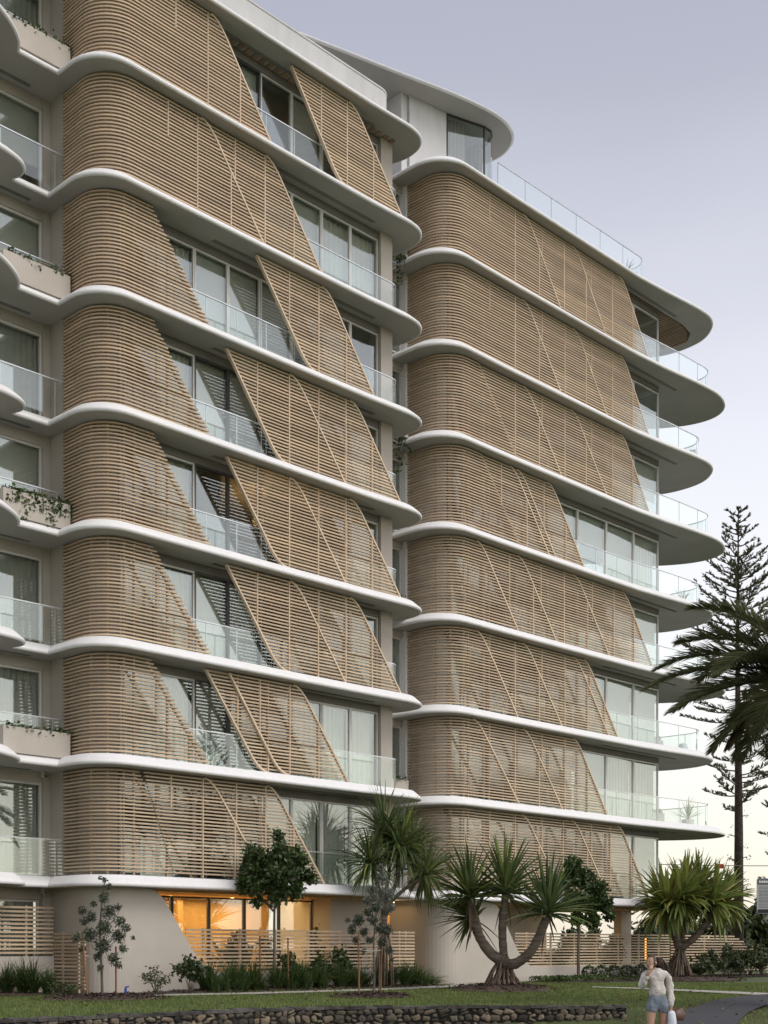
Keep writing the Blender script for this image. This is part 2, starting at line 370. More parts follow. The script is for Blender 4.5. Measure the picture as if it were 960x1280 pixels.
# parapet upstand on the left roof
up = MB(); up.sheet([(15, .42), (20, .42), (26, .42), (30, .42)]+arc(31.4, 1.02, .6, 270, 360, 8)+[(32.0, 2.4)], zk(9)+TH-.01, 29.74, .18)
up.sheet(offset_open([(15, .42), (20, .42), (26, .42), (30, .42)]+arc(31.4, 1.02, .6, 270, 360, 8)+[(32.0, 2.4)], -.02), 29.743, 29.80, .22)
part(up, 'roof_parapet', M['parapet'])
# penthouse
ph = MB(); z9 = zk(9)+TH; zt = zk(10)
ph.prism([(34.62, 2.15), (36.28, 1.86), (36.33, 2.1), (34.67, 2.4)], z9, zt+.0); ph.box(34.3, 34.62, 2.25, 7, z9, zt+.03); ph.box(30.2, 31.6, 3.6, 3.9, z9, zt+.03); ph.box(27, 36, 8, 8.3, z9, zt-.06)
pr = MB(); pr.box(34.7, 38.6, 4.6, 4.75, z9, zt-.06); part(pr, 'room_wall', M['room'])
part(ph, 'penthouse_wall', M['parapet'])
def window(u0, u1, v, z0, z1, n=2, covers='', axis='u', fm='alu', frame=.055, lit=False):
    """glazed opening: frame, n panes, and what hangs behind each pane (s sheer, b blind, h half blind, d drape, . nothing)"""
    f = MB(); g = MB()
    f.box(u0, u1, v-.03, v+.05, z1-frame, z1); f.box(u0, u1, v-.03, v+.05, z0, z0+frame)
    for i in range(n+1):
        u = u0+(u1-u0)*i/n; a = frame if 0 < i < n else frame*.9
        f.box(max(u0, u-a), min(u1, u+a), v-.028, v+.048, z0+frame, z1-frame)
    fo = part(f, 'window', M[fm])
    for i in range(n): g.box(u0+(u1-u0)*i/n+frame, u0+(u1-u0)*(i+1)/n-frame, v+.005, v+.02, z0+frame, z1-frame)
    sub(g, 'pane', M['glass'], fo)
    for kind, mk, nm in (('s', 'sheer', 'curtain'), ('d', 'drape', 'curtain'), ('b', 'blind', 'roller_blind'), ('h', 'blind', 'roller_blind')):
        cm = MB(); used = False
        for i in range(n):
            c = covers[i] if i < len(covers) else '.'
            if c != kind: continue
            used = True; a = u0+(u1-u0)*i/n+.02; b = u0+(u1-u0)*(i+1)/n-.02
            if kind in 'sd':
                pts = []; m_ = max(12, int((b-a)/.045)); ph_ = random.random()*6
                for q in range(m_+1):
                    uu = a+(b-a)*q/m_; pts.append((uu, v+.24+.035*math.sin(q*1.35+ph_+.8*math.sin(q*.21+ph_))))
                cm.sheet(pts, z0+.04, z1-.03, .006)
            else:
                zb = z0+.05 if kind == 'b' else z0+(z1-z0)*random.uniform(.35, .6)
                cm.box(a, b, v+.16, v+.166, zb, z1-.02); cm.box(a, b, v+.15, v+.176, zb-.03, zb-.0005)
        if used: sub(cm, nm, M[mk], fo)
    return fo
def sub(mb, name, m, parent, smooth=False):
    mb.v = [(x-28, y-4, z) for x, y, z in mb.v]
    return mb.build(name, m, parent, smooth)
# structural walls, room shells
for k in range(1, 9):
    z0, z1 = zk(k)+TH+.002, zk(k+1)-.002
    # left wing: rounded end column, return wall of the bay, loggia back wall
    wl = MB(); wl.prism([(31.96, .98)]+arc(32.42, 1.22, .24, 270, 360, 5)+[(32.66, 2.42), (32.66, 8), (32.4, 8), (32.4, 1.5), (31.96, 1.5)], z0, z1)
    part(wl, 'end_wall', M['taupe'])
    wr = MB(); wr.prism([(20.5, 2.35), (20.72, 2.35), (20.72, 1.9), (20.95, 1.6), (21.2, 1.38), (21.55, 1.2), (21.55, 1.6), (21.0, 2.2), (21.0, 3.3), (20.5, 3.3)], z0, z1)
    part(wr, 'bay_wall', M['taupe'])
    lb = MB(); lb.box(20.27, 20.495, 3.0, 3.35, z0, z1); lb.box(8, 20.27, 3.04, 3.35, z1-.30, z1)
    part(lb, 'loggia_wall', M['taupe'])
    hd = MB(); hd.box(21.55, 31.96, 1.08, 1.3, z1-.24, z1); hd.box(35.5, 49.2, 1.08, 1.3, z1-.22, z1)
    part(hd, 'window_head', M['head'])
    rw = MB(); rw.prism([(34.62, 2.35), (34.9, 2.35), (34.9, 1.95), (35.2, 1.55), (35.6, 1.25), (35.6, 1.65), (35.15, 2.2), (35.15, 8), (34.62, 8)], z0, z1)
    part(rw, 'bay_wall', M['white'])
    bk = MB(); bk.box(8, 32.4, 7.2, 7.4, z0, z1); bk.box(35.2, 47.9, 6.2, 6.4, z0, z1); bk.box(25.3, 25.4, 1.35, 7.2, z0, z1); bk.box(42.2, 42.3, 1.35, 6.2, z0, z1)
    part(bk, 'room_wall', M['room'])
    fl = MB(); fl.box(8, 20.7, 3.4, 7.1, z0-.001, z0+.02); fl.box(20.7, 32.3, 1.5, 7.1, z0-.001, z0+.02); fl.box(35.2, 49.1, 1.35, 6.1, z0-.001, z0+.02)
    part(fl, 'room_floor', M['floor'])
    fl = MB(); fl.box(21.7, 32.2, .68, 1.105, z0-.001, z0+.012); fl.box(35.8, 49.1, .66, 1.105, z0-.001, z0+.012); part(fl, 'balcony_shade_floor', M['tile'])  # dark sheet added on the slab to cut bounce light behind the screens
LC = {8: ('..', 'bb', '.b', '.d'), 7: ('..', '..', '.b', 'ss'), 6: ('.s', 'bb', 'b.', 'b.'), 5: ('.s', 'bb', '..', '.s'), 4: ('.s', '..', '..', '.s'), 3: ('ss', 'bb', '.s', 'ss'), 2: ('ss', 'bb', '.s', 'ss'), 1: ('.d', '.b', 'bs', 'ss')}
RC = {8: ('..', '..', '..', '.'), 7: ('..', '..', '..', '.'), 6: ('..', '..', '.b', 'h'), 5: ('..', '.b', 'hb', 's'), 4: ('s.', '.s', '.b', 'h'), 3: ('s.', '.s', 'bb', 'b'), 2: ('s.', 'bs', 'bs', 's'), 1: ('bs', 'bb', 'bb', 'b')}
GW = {8: 'd', 7: 'h', 6: 'b', 5: 'd', 4: 'h', 3: 'd', 2: 'd', 1: 'd'}
for k in range(1, 9):
    z0, z1 = zk(k)+TH+.03, zk(k+1)-.245
    for (a, b), cv in zip(((21.57, 24.19), (24.20, 26.74), (26.76, 29.34), (29.36, 31.94)), LC[k]): window(a, b, 1.14, z0, z1, 2, cv, fm='dark' if (k in (8, 5, 4, 3, 2) and a == 24.20) else 'alu')
    for (a, b, n), cv in zip(((35.62, 39.45, 2), (39.47, 43.34, 2), (43.36, 47.32, 2), (47.34, 49.22, 1)), RC[k]): window(a, b, 1.14, z0, z1, n, cv, frame=.06)
    # glass return at the end of the right wing
    f = MB()
    for z_ in (z0, z1-.05): f.box(49.17, 49.23, 1.2, 6.1, z_, z_+.05)
    for v_ in (3.3, 6.05): f.box(49.17, 49.23, v_, v_+.06, z0+.05, z1-.05)
    fo = part(f, 'window', M['alu']); g = MB(); g.box(49.19, 49.21, 1.2, 6.05, z0+.05, z1-.05); sub(g, 'pane', M['glass'], fo)
    window(13.2, 20.26, 3.12, z0, z1-.05, 3, GW[k]*3, frame=.07)
    window(33.2, 34.6, 2.6, z0, z1, 1, 'd' if k % 2 else '.', fm='alu', frame=.05)
    lk = MB(); lk.box(32.67, 33.2, 2.5, 2.8, z0-.03, z1+.24); lk.box(33.2, 34.6, 2.5, 2.8, z1, z1+.24)
    part(lk, 'recess_wall', M['taupe'])
# penthouse glass
pth = [(36.30, 1.86), (37.86, 1.37)]; pth2 = [(37.86, 1.37), (38.25, 1.36), (38.55, 1.55), (38.75, 1.95), (38.82, 2.5), (38.8, 5)]
pf = MB()
for P_0 in (pth, pth2): pf.sheet(P_0, zt-.12, zt-.06, .05); pf.sheet(P_0, z9, z9+.05, .05)
for x, y in ((36.32, 1.87), (37.86, 1.39)): pf.box(x-.025, x+.025, y-.03, y+.03, z9+.051, zt-.121)
pfo = part(pf, 'curved_window', M['dark']); cg = MB(); cg.sheet(offset_open(pth, .02), z9+.05, zt-.12, .012); sub(cg, 'pane', M['glass'], pfo); cg = MB(); cg.sheet(offset_open(pth2, .02), z9+.05, zt-.12, .012); sub(cg, 'curved_pane', M['glass'], pfo)
cu = MB(); cu.sheet([(36.42+.04*i*.95, 2.12-.30*.04*i+.035*math.sin(i*1.5)) for i in range(24)], z9+.03, zt-.07, .006); sub(cu, 'curtain', M['soffit'], pfo)
cu = MB(); cu.sheet([(38.42+.03*math.sin(i*1.5), 1.95+.05*i) for i in range(54)], z9+.03, zt-.07, .006); sub(cu, 'curtain', M['soffit'], pfo)
window(31.65, 34.28, 3.8, z9+.02, zt-.02, 2, '..', fm='dark', frame=.04)
# soffit vents and battens
for k in range(2, 10):
    z = zk(k)
    for u0, u1, v0 in ((24.6, 31.4, .70), (44.5, 50.0, .66)):
        mb = MB(); mb.box(u0, u1, v0, v0+.022, z-.010, z+.03); mb.box(u0, u1, v0+.055, v0+.077, z-.010, z+.03); mb.box(u0, u1, v0+.11, v0+.132, z-.010, z+.03)
        part(mb, 'soffit_vent', M['vent'])
    mb = MB(); mb.box(14, 19.7, 2.72, 2.84, z-.012, z+.03); part(mb, 'soffit_vent', M['vent'])
z = zk(9)
bt = MB(); u = 21.8
while u < 32.4: bt.box(u, u+.16, .80, 1.06, z-.035, z+.02); u += .30
part(bt, 'soffit_battens', M['batten'])
bt = MB(); u = 46.2
while u < 52.3:
    v1 = 5.2 if u < 50 else 5.2-(u-50)*1.15
    v0 = .95 if u < 50.6 else .95+(u-50.6)**2*.25
    bt.box(u, u+.10, v0, v1, z-.04, z+.02); u += .19
part(bt, 'soffit_battens', M['batten'])
bt = MB(); bt.prism([(46.15, .93), (50.9, .93), (51.8, 1.1), (52.35, 1.6), (52.42, 2.4), (50.4, 5.2), (46.15, 5.2)], z-.012, z+.01); part(bt, 'soffit_lining', M['lining'])

# ---- timber slat screens
def bay_path(u0, v, ue):
    r = 1.45-v
    return [(u0, 2.38), (u0, 1.9)]+arc(u0+r, 1.45, r, 180, 270, 10)+[(ue, v)]
def s_edge(ut, ub, z0, z1, kind, rr=.55):
    """S shaped edge as list of (u,z) from top to bottom; kind R rounds the top, L rounds the bottom, N is plain"""
    m = (ub-ut)/(z1-z0); P = []
    if kind == 'R':
        h = rr*.95; w_ = rr*.9; p0 = (ut-w_*.55, z1); p1 = (ut, z1); p2 = (ut+m*h, z1-h)
        for i in range(9):
            t = i/8; P.append(tuple((1-t)**2*a+2*t*(1-t)*b+t*t*c for a, b, c in zip(p0, p1, p2)))
        P.append((ub, z0))
    elif kind == 'L':
        h = rr*.95; w_ = rr*.9; p0 = (ub-m*h, z0+h); p1 = (ub, z0); p2 = (ub+w_*.7, z0)
        P.append((ut, z1))
        for i in range(9):
            t = i/8; P.append(tuple((1-t)**2*a+2*t*(1-t)*b+t*t*c for a, b, c in zip(p0, p1, p2)))
    else: P = [(ut, z1), (ub, z0)]
    return P
def u_at(P, z):
    for (a, za), (b, zb) in zip(P, P[1:]):
        if zb <= z <= za: return a+(b-a)*((za-z)/(za-zb) if za > zb else 0)
    return P[0][0] if z > P[0][1] else P[-1][0]
SP = .1025; SH = .045; SD = .068
def slat(mb, path, s0u, s1u, z, bay):
    """one horizontal slat following the plan path; s1u is where it ends on the straight"""
    if bay: pts = path[:-1]+[(s1u, path[-1][1])]
    else: pts = [(s0u, path[0][1]), (s1u, path[0][1])]
    o = offset_open(pts, SD); n = len(pts); hh = SH/2
    vs = [(x, y, z-hh) for x, y in pts]+[(x, y, z+hh) for x, y in pts]+[(x, y, z-hh) for x, y in o]+[(x, y, z+hh) for x, y in o]
    fs = []
    for i in range(n-1): fs += [(i, i+1, n+i+1, n+i), (2*n+i+1, 2*n+i, 3*n+i, 3*n+i+1), (n+i, n+i+1, 3*n+i+1, 3*n+i), (i+1, i, 2*n+i, 2*n+i+1)]
    fs += [(0, n, 3*n, 2*n), (n-1, 3*n-1, 4*n-1, 2*n-1)]
    mb.add(vs, fs)
def edge_trim(P, v, wdt=.055, dep=.10):
    mb = MB(); n = len(P); vs = []
    for i, (u, z) in enumerate(P):
        a = P[max(i-1, 0)]; b = P[min(i+1, n-1)]; tx, tz = b[0]-a[0], b[1]-a[1]; l = math.hypot(tx, tz); nx, nz = -tz/l, tx/l
        h = wdt/2
        vs += [(u-nx*h, v-.02, z-nz*h), (u+nx*h, v-.02, z+nz*h), (u+nx*h, v-.02+dep, z+nz*h), (u-nx*h, v-.02+dep, z-nz*h)]
    fs = [(4*i+j, 4*i+(j+1) % 4, 4*i+4+(j+1) % 4, 4*i+4+j) for i in range(n-1) for j in range(4)]
    fs += [(3, 2, 1, 0), tuple(4*(n-1)+j for j in range(4))]
    mb.add(vs, fs); return mb
def screen(k, v, Le=None, Re=None, bay=None, posts=(), trimL=True, trimR=True, back=()):
    z0 = zk(k)+TH+.03; z1 = zk(k+1)-.05
    L = s_edge(Le[0], Le[1], z0, z1, Le[2]) if Le else None
    Rr = s_edge(Re[0], Re[1], z0, z1, Re[2])
    mb = MB(); n = int((z1-z0)/SP); zz0 = z1-.03-SP*n
    path = bay_path(bay, v, 30) if bay else [(0, v)]
    zs = [z1-.03-SP*i for i in range(n+1) if z1-.03-SP*i > z0+.02]
    for z in zs:
        b = u_at(Rr, z); a = u_at(L, z) if L else None
        if Re[2] in 'NM': b += random.uniform(-.03, .03)
        if a is None or b-a > .05: slat(mb, path, a, b, z, bay is not None)
    for p in posts:                                    # front-face verticals between the two edges
        hi, lo = z1, z0
        p, clip = p if isinstance(p, tuple) else (p, None)
        zz = [z0+(z1-z0)*i/60 for i in range(61)]
        ok = [z for z in zz if p < u_at(Rr, z)-.01 and (L is None or p > u_at(L, z)+.01)]
        if not ok: continue
        a, b = min(ok), max(ok)
        if clip == 'top': a = a+(b-a)*.62
        mb.box(p-.022, p+.022, v-.012, v+.085, a, b)
    for p in back:
        zz = [z0+(z1-z0)*i/60 for i in range(61)]; ok = [z for z in zz if p < u_at(Rr, z)-.05]
        if ok: mb.box(p-.025, p+.025, v+.062, v+.12, min(ok), max(ok))
    if bay:
        r = 1.45-v
        for ang in (200, 232, 262):
            cx, cy = bay+r+(r-.09)*math.cos(R(ang)), 1.45+(r-.09)*math.sin(R(ang)); mb.box(cx-.022, cx+.022, cy-.022, cy+.022, z0, z1)
    if Re[2] == 'N':
        Q = [(u-.16, z) for u, z in Rr]; t = edge_trim(Q, v+.085, .05, .06); mb.add(t.v, t.f)
    o = part(mb, 'timber_screen', M['slat'])
    if L and trimL: sub(edge_trim(L, v), 'edge_trim', M['trim'], o)
    if Re[2] == 'R' and trimR: sub(edge_trim(Rr, v), 'edge_trim', M['trim'], o)
    return o
VA, VP, VB = .50, .40, .46
u0L, u0R = 20.5, 34.7
bkL = (21.66, 22.81)
# left wing, floor by floor
screen(8, VP, None, (24.50, 26.58, 'R'), u0L, (24.13, 25.35, (22.97, 'top')))
screen(8, VP, (27.40, 29.50, 'L'), (30.15, 32.42, 'R'), None, (28.66, 29.80, 31.01))
screen(7, VP, None, (24.15, 26.29, 'R'), u0L, (23.75, 25.0, (22.7, 'top')))
screen(7, VB, (22.2, 24.4, 'N'), (26.65, 28.76, 'R'), None, (25.2, 26.37, 27.55), trimL=False)
screen(6, VA, None, (22.20, 24.42, 'N'), u0L, (), back=bkL)
screen(6, VP, (26.00, 28.15, 'L'), (28.95, 31.05, 'R'), None, (27.31, 28.55, 29.77))
for k in (5, 4, 3):
    screen(k, VA, None, (22.26, 24.40, 'N'), u0L, (), back=bkL+(23.6,))
    screen(k, VB, (26.0, 28.1, 'N'), (30.25, 32.40, 'R'), None, (28.6, 29.80, 31.0), trimL=False)
    screen(k, VP, (24.83, 26.90, 'L'), (27.60, 29.73, 'R'), None, (26.02, 27.31, 28.53))
screen(2, VA, None, (22.20, 24.35, 'N'), u0L, (), back=bkL+(23.6,))
screen(2, VB, (24.10, 26.17, 'L'), (26.55, 28.65, 'N'), None, (25.3, 26.5))
screen(2, VP, (24.93, 26.93, 'L'), (27.75, 29.85, 'R'), None, (26.12, 27.33, 28.55))
screen(1, VA, None, (21.75, 23.85, 'N'), u0L, (), back=bkL)
screen(1, VB, (21.9, 23.0, 'N'), (24.30, 26.45, 'R'), None, ((22.85, 'top'), 24.0, 25.2), trimL=False)
screen(1, VB+.06, (23.9, 26.0, 'N'), (26.76, 28.90, 'R'), None, (25.3, 26.45, 27.6), trimL=False)
# right wing
bkR = (35.86, 37.02)
def run(k, A, Aend, edges, posts, framedA=None):
    """base bay then overlapping panels, each later panel lying behind the one before"""
    v = VP
    if A: screen(k, VP-.02, None, (A[0], A[1], 'R' if framedA else 'M'), u0R, (), back=bkR)
    first = True
    for i, (a, b) in enumerate(edges):
        vv = VP+.035+.025*i
        if i == 0 and not A: screen(k, vv, None, (a, b, 'R'), u0R, posts[i])
        else:
            pa, pb = edges[i-1] if i else (A[0], A[1])
            screen(k, vv, (pa-.22, pb-.22, 'N'), (a, b, 'R'), None, posts[i], trimL=False)
run(8, None, 0, [(39.25, 41.36), (42.35, 44.42), (45.6, 47.6)], [((37.02, 'top'), 38.5, 39.95), (40.15, 41.56, 43.0), (43.36, 44.85, 46.3)])
run(7, None, 0, [(39.2, 41.36), (42.38, 44.48), (45.65, 47.6)], [((37.02, 'top'), 38.5, 39.95), (40.15, 41.6, 43.0), (43.4, 44.85, 46.3)])
run(6, (36.40, 38.55), 0, [(39.22, 41.38), (42.25, 44.45), (45.65, 47.6)], [(38.5, 39.95), (40.15, 41.6, 43.0), (43.4, 44.85, 46.3)])
run(5, (36.50, 38.75), 0, [(38.45, 40.60), (38.90, 41.05), (40.80, 42.95)], [(37.7, 39.2), (40.09,), (40.3, 41.7)], None)
run(4, (36.50, 38.60), 0, [(38.90, 41.05), (42.42, 44.60), (45.78, 47.85)], [(38.17, 39.6), (40.09, 41.56, 43.1), (43.45, 44.95, 46.4)], True)
run(3, (36.45, 38.60), 0, [(39.20, 41.38), (42.40, 44.55), (43.12, 45.25)], [(37.02, 38.5, 39.95), (40.15, 41.6, 43.1), (43.3, 44.3)], True)
run(2, (36.30, 38.65), 0, [(39.22, 41.40), (42.40, 44.45)], [(37.02, 38.5, 39.95), (40.15, 41.6, 43.1)], True)
run(1, (36.0, 38.2), 0, [(39.15, 41.40), (42.30, 44.55), (45.45, 47.55)], [(37.02, 38.5, 39.95), (40.15, 41.5, 43.1), (43.4, 44.7, 46.2)])

# ---- glass balustrades
def balustrade(path, z, h=1.02, step=1.35, capped=True, parent=None):
    g = MB(); g.sheet(path, z+.02, z+h-.02, .014); o = part(g, 'glass_balustrade', M['bglass'])
    r = MB(); r.sheet(offset_open(path, -.012), z+h-.02, z+h+.014, .04); sub(r, 'handrail', M['steel'], o)
    p = MB(); d = 0; last = path[0]; nxt = .02
    for a, b in zip(path, path[1:]):
        L = math.hypot(b[0]-a[0], b[1]-a[1])
        while nxt <= d+L:
            t = (nxt-d)/L; x, y = a[0]+(b[0]-a[0])*t, a[1]+(b[1]-a[1])*t
            p.box(x-.011, x+.011, y-.011+.03, y+.011+.03, z, z+h-.02); nxt += step
        d += L
    sub(p, 'post', M['steel'], o)
    return o
for k in range(1, 9):
    z = zk(k)+TH
    balustrade([(21.9, .60), (24, .60), (31.6, .60)]+arc(32.1, 1.05, .45, 270, 350, 6)+[(32.6, 1.6)], z, 1.04, 1.16)
    end = [(38, .58), (46, .52), (49.5, .32)]+(arc(50.6, 1.4, 1.15, 262, 360, 8)+[(51.75, 3.2)] if k % 2 == 0 else arc(49.9, 1.15, .85, 265, 360, 8)+[(50.75, 3.4)])
    if k == 1: end = [(38, .58), (46, .55), (49.0, .55)]
    if k in (3, 7, 5): end = [(38, .58), (46, .52), (49.0, .34), (50.6, .30)]+arc(50.9, 1.25, .95, 272, 360, 8)+[(51.85, 3.2)]
    if k in (8, 2, 4, 6): end = [(38, .58), (46, .52), (49.5, .30), (51.3, .26)]+arc(51.6, 1.25, .99, 272, 360, 8)+[(52.59, 3.0)]
    balustrade(end, z, 1.04, 1.45)
    if k % 2: balustrade([(10, 2.30), (16, 2.30), (20.45, 2.30)], z, 1.03, 1.7)
    else: balustrade([(10, 2.42), (16, 2.42), (20.45, 2.42)], z, 1.12, 1.7)
balustrade([(37.6, .50), (44, .47), (46.4, .47)]+arc(46.75, 1.2, .73, 275, 360, 8)+[(47.48, 3.2)], zk(9)+TH, 1.0, 1.6)

# ---- planter boxes on the even floors
def ivy(name, pts, n, size, m, label, cat, grp=None, drop=.0, spread=(.5, .1, .15), stems=True):
    t = thing(name, pts[0], label, cat, grp); P0 = Vector(pts[0]); mb = MB(); st = MB(); pts = [Vector(p) for p in pts]; strands = pts[1::3]
    for i in range(n):
        c = Vector(random.choice(pts)); d = random.random()**(1.1 if c in strands else 3.2)*drop*(1 if c in strands else .55)
        p = c-P0+Vector((random.gauss(0, spread[0]), random.gauss(0, spread[1]), random.gauss(0, spread[2])-d))
        if drop and d > .1: p.y = c.y-P0.y-.05-random.random()*.1
        leaf(mb, p, size*random.uniform(.6, 1.2))
    mb.build('foliage', m, t)
    for c in pts:
        q = Vector(c)-P0
        for j in range(3):
            a = q+Vector((random.gauss(0, .2), 0, -.1)); st.tube([a, a+Vector((random.gauss(0, .08), -.03, .12)), a+Vector((random.gauss(0, .12), -.08, -drop*random.uniform(.3, .8)+.1))], .006, 4)
    st.build('stem', M['bark'], t)
    return t
def leaf(mb, p, s, nrm=None, asp=.42, up=None):
    d = Vector((random.gauss(0, 1), random.gauss(0, 1), random.gauss(0, .8))) if nrm is None else nrm
    d.normalize(); a = d.cross(Vector((random.gauss(0, 1), random.gauss(0, 1), random.gauss(0, 1))))
    if a.length < .01: a = d.orthogonal()
    a.normalize(); b = d*.25
    o = len(mb.v); w_ = a*(s*asp)
    mb.v += [tuple(p-d*s*.5), tuple(p+w_*.9+a.cross(d)*s*.08), tuple(p+d*s*.55), tuple(p-w_*.9+a.cross(d)*s*.08)]
    mb.f.append((o, o+1, o+2, o+3))
for k in (2, 4, 6, 8):
    z = zk(k)+TH
    mb = MB()
    for a, b, c, d in ((18.35, 20.43, 1.87, 1.95), (18.35, 20.43, 2.27, 2.35), (18.35, 18.43, 1.95, 2.27), (20.35, 20.43, 1.95, 2.27)): mb.box(a, b, c, d, z-.05, z+.66)
    part(mb, 'planter_box', M['beige'])
    mb = MB(); mb.box(18.43, 20.35, 1.95, 2.27, z+.45, z+.55); part(mb, 'planter_soil', M['mulch'])
    mb = MB(); mb.box(32.75, 34.25, 1.86, 1.94, z-.05, z+.62); mb.box(34.17, 34.25, 1.94, 2.3, z-.05, z+.62); mb.box(32.75, 34.17, 1.94, 2.3, z+.3, z+.5); part(mb, 'planter_box', M['beige'])
IV = {2: ('low leafy plants spilling from the lowest left loggia planter', .16, 190), 4: ('dense trailing ivy hanging over the planter box at mid height on the left', .75, 620),
      6: ('sparse succulents along the planter edge on the left sixth floor loggia', .08, 170), 8: ('dark greenery in the topmost left loggia planter', .06, 240)}
for k, (lb, dr, n) in IV.items():
    z = zk(k)+TH+.66
    ivy('trailing_plant', [(18.7+.28*i, 1.98, z+.03) for i in range(7)], n, .13, M['ivy'], lb, 'plant', 'plants in the loggia planters', dr, (.16, .08, .06))
for k, lb, dr, n in ((8, 'vine hanging in the narrow recess between the wings near the top', 1.7, 300), (6, 'vine with a few yellow leaves hanging in the recess at mid height', 2.0, 300), (4, 'small tuft of leaves in the recess planter below the hanging vines', .05, 40), (2, 'low plants in the lowest planter box of the recess', .05, 60)):
    z = zk(k)+TH+.62
    ivy('hanging_vine', [(33.55+.17*i, 1.9, z) for i in range(4)], n, .14, M['ivy'], lb, 'plant', 'plants in the recess planters', dr, (.12, .06, .07))

# ---- ground floor
gw = MB()
def ground_wall(u0, uend, shift, plinth_end):
    z1 = zk(1)-.002
    gw.sheet([(u0+.08, 3.1), (u0+.08, 1.9)]+arc(u0+1.0, 1.5, .92, 180, 270, 10)+[(u0+1.1, .58)], 0-.05, z1, .3)
    top = [(22.05, z1), (22.3, z1-.03), (22.5, z1-.12), (22.7, z1-.31), (22.9, 2.36), (23.3, 1.78), (23.7, 1.22), (24.0, .86), (24.3, .66), (24.65, .58), (25.1, .555)]
    poly = [(u0+1.101, -.05), (plinth_end, -.05), (plinth_end, .55)]+[(a+shift, b) for a, b in reversed(top)]+[(u0+1.101, z1)]
    gw.wallpoly(poly, .58, .88)
ground_wall(20.5, 0, 0, 33.25)
ground_wall(34.5, 0, 15.1, 49.4)
part(gw, 'sculpted_wall', M['beige'])
g2 = MB(); z1 = zk(1)-.003
g2.prism([(30.1, 1.5), (31.9, 1.5)]+arc(32.35, 1.8, .3, 270, 360, 5)+[(32.65, 4), (30.1, 4)], -.05, z1)
gc_ = MB(); gc_.box(48.25, 49.0, 2.35, 2.75, -.05, z1); part(gc_, 'column', M['taupe'])
gc_ = MB(); gc_.box(32.66, 34.55, 3.4, 3.6, -.05, z1); part(gc_, 'recess_wall', M['taupe'])
gc_ = MB(); gc_.box(8, 20.299, 3.2, 3.4, z1-.3, z1); gc_.box(20.3, 20.57, 3.1, 3.4, -.05, z1); part(gc_, 'loggia_wall', M['taupe'])
part(g2, 'ground_wall', M['taupe'])
g3 = MB(); g3.box(22.72, 25.89, 4.6, 4.75, -.05, z1-.06); g3.box(26.11, 30.1, 4.6, 4.75, -.05, z1-.06); g3.box(21.0, 32, 1.0, 7, z1-.05, z1-.004); g3.box(25.9, 26.1, 4.2, 4.9, 0, z1-.06); g3.box(35.4, 41.5, 5.0, 5.2, -.05, z1); g3.box(35.2, 49.2, 1.0, 5.9, z1-.05, z1-.004)
g3.box(22.6, 22.72, 2.5, 7, 0, z1-.06); g3.box(40.2, 40.5, 2.6, 5, 0, z1-.05); g3.box(33.2, 33.45, 2.2, 2.4, 0, z1)
part(g3, 'lobby_lining', M['ply'])
g4 = MB(); g4.box(20.9, 34, 1.0, 7, -.03, .03); g4.box(34.8, 49.2, 1.0, 6, -.03, .03); part(g4, 'lobby_floor', M['concrete'])
g5 = MB(); g5.box(41.2, 44.3, 3.4, 3.6, -.02, z1-.06); part(g5, 'stone_wall_panel', M['drape'])
for a, b in ((22.73, 24.3), (24.32, 27.15), (27.17, 30.08)): window(a, b, 2.4, .03, z1-.10, 2 if b-a > 2 else 1, '..', fm='dark', frame=.05)
window(36.2, 40.18, 2.8, .03, z1-.06, 2, '..', fm='dark', frame=.05)
window(12, 20.28, 3.3, .3, z1-.31, 3, 'ddd', frame=.06)
dl = []
for u, v in ((23.4, 3.2), (25.0, 3.4), (27.4, 3.3), (28.7, 3.4), (29.6, 3.4), (24.2, 5.0), (27.2, 5.6), (33.8, 2.2), (36.8, 3.6), (39.2, 3.6), (46.9, 2.2), (43, 2.2)):
    mb = MB(); mb.tube([(u, v, z1-.075), (u, v, z1-.052)], .06, 10); part(mb, 'downlight', M['lit'])
for u, v, p in ((23.6, 3.5, 48), (25.2, 3.5, 48), (26.8, 3.5, 48), (28.4, 3.5, 44), (29.6, 3.6, 16), (33.7, 2.6, 5), (37.5, 4, 60), (39.5, 3.8, 45), (45.6, 3.2, 30)):
    l = bpy.data.lights.new('lobby_lamp', 'AREA'); l.energy = p*1.3; l.size = 1.4; l.color = (1, .64, .27); o = bpy.data.objects.new('lobby_lamp', l); C.objects.link(o); o.location = (u, v, z1-.12)
l = bpy.data.lights.new('room_lamp', 'POINT'); l.energy = 45; l.shadow_soft_size = .2; l.color = (1, .58, .2); o = bpy.data.objects.new('room_lamp', l); C.objects.link(o); o.location = (27.6, 2.2, zk(4)+2.3)

# ------------------------------------------------------------------ fences and gate
def slat_fence(name, a, b, z0, z1, label, n=None, posts=4, step=None):
    d = Vector((b[0]-a[0], b[1]-a[1], 0)); L = d.length; rz = math.atan2(d.y, d.x)
    t = thing(name, (a[0], a[1], 0), label, 'fence' if name != 'slat_gate' else 'gate', None, rz)
    mb = MB(); n = n or int((z1-z0)/.105); pm = []
    for i in range(n):
        z = z0+(z1-z0)*(i+.5)/n; x1 = L
        if step: x1 = min(L, step(z))
        if x1 > .1: mb.box(0, x1, -.03, .015, z-.028, z+.028)
    mb.build('slat_panel', M['slat'], t)
    for i in range(posts):
        x = L*(i+.5)/posts; p = MB(); top_ = z1
        if step: top_ = max([z0+.2]+[z0+(z1-z0)*(j+.5)/n for j in range(n) if step(z0+(z1-z0)*(j+.5)/n) > x])
        p.box(x-.03, x+.03, .018, .075, max(z0-.3, .0), top_-.005); p.build('post', M['trim'], t)
    return t
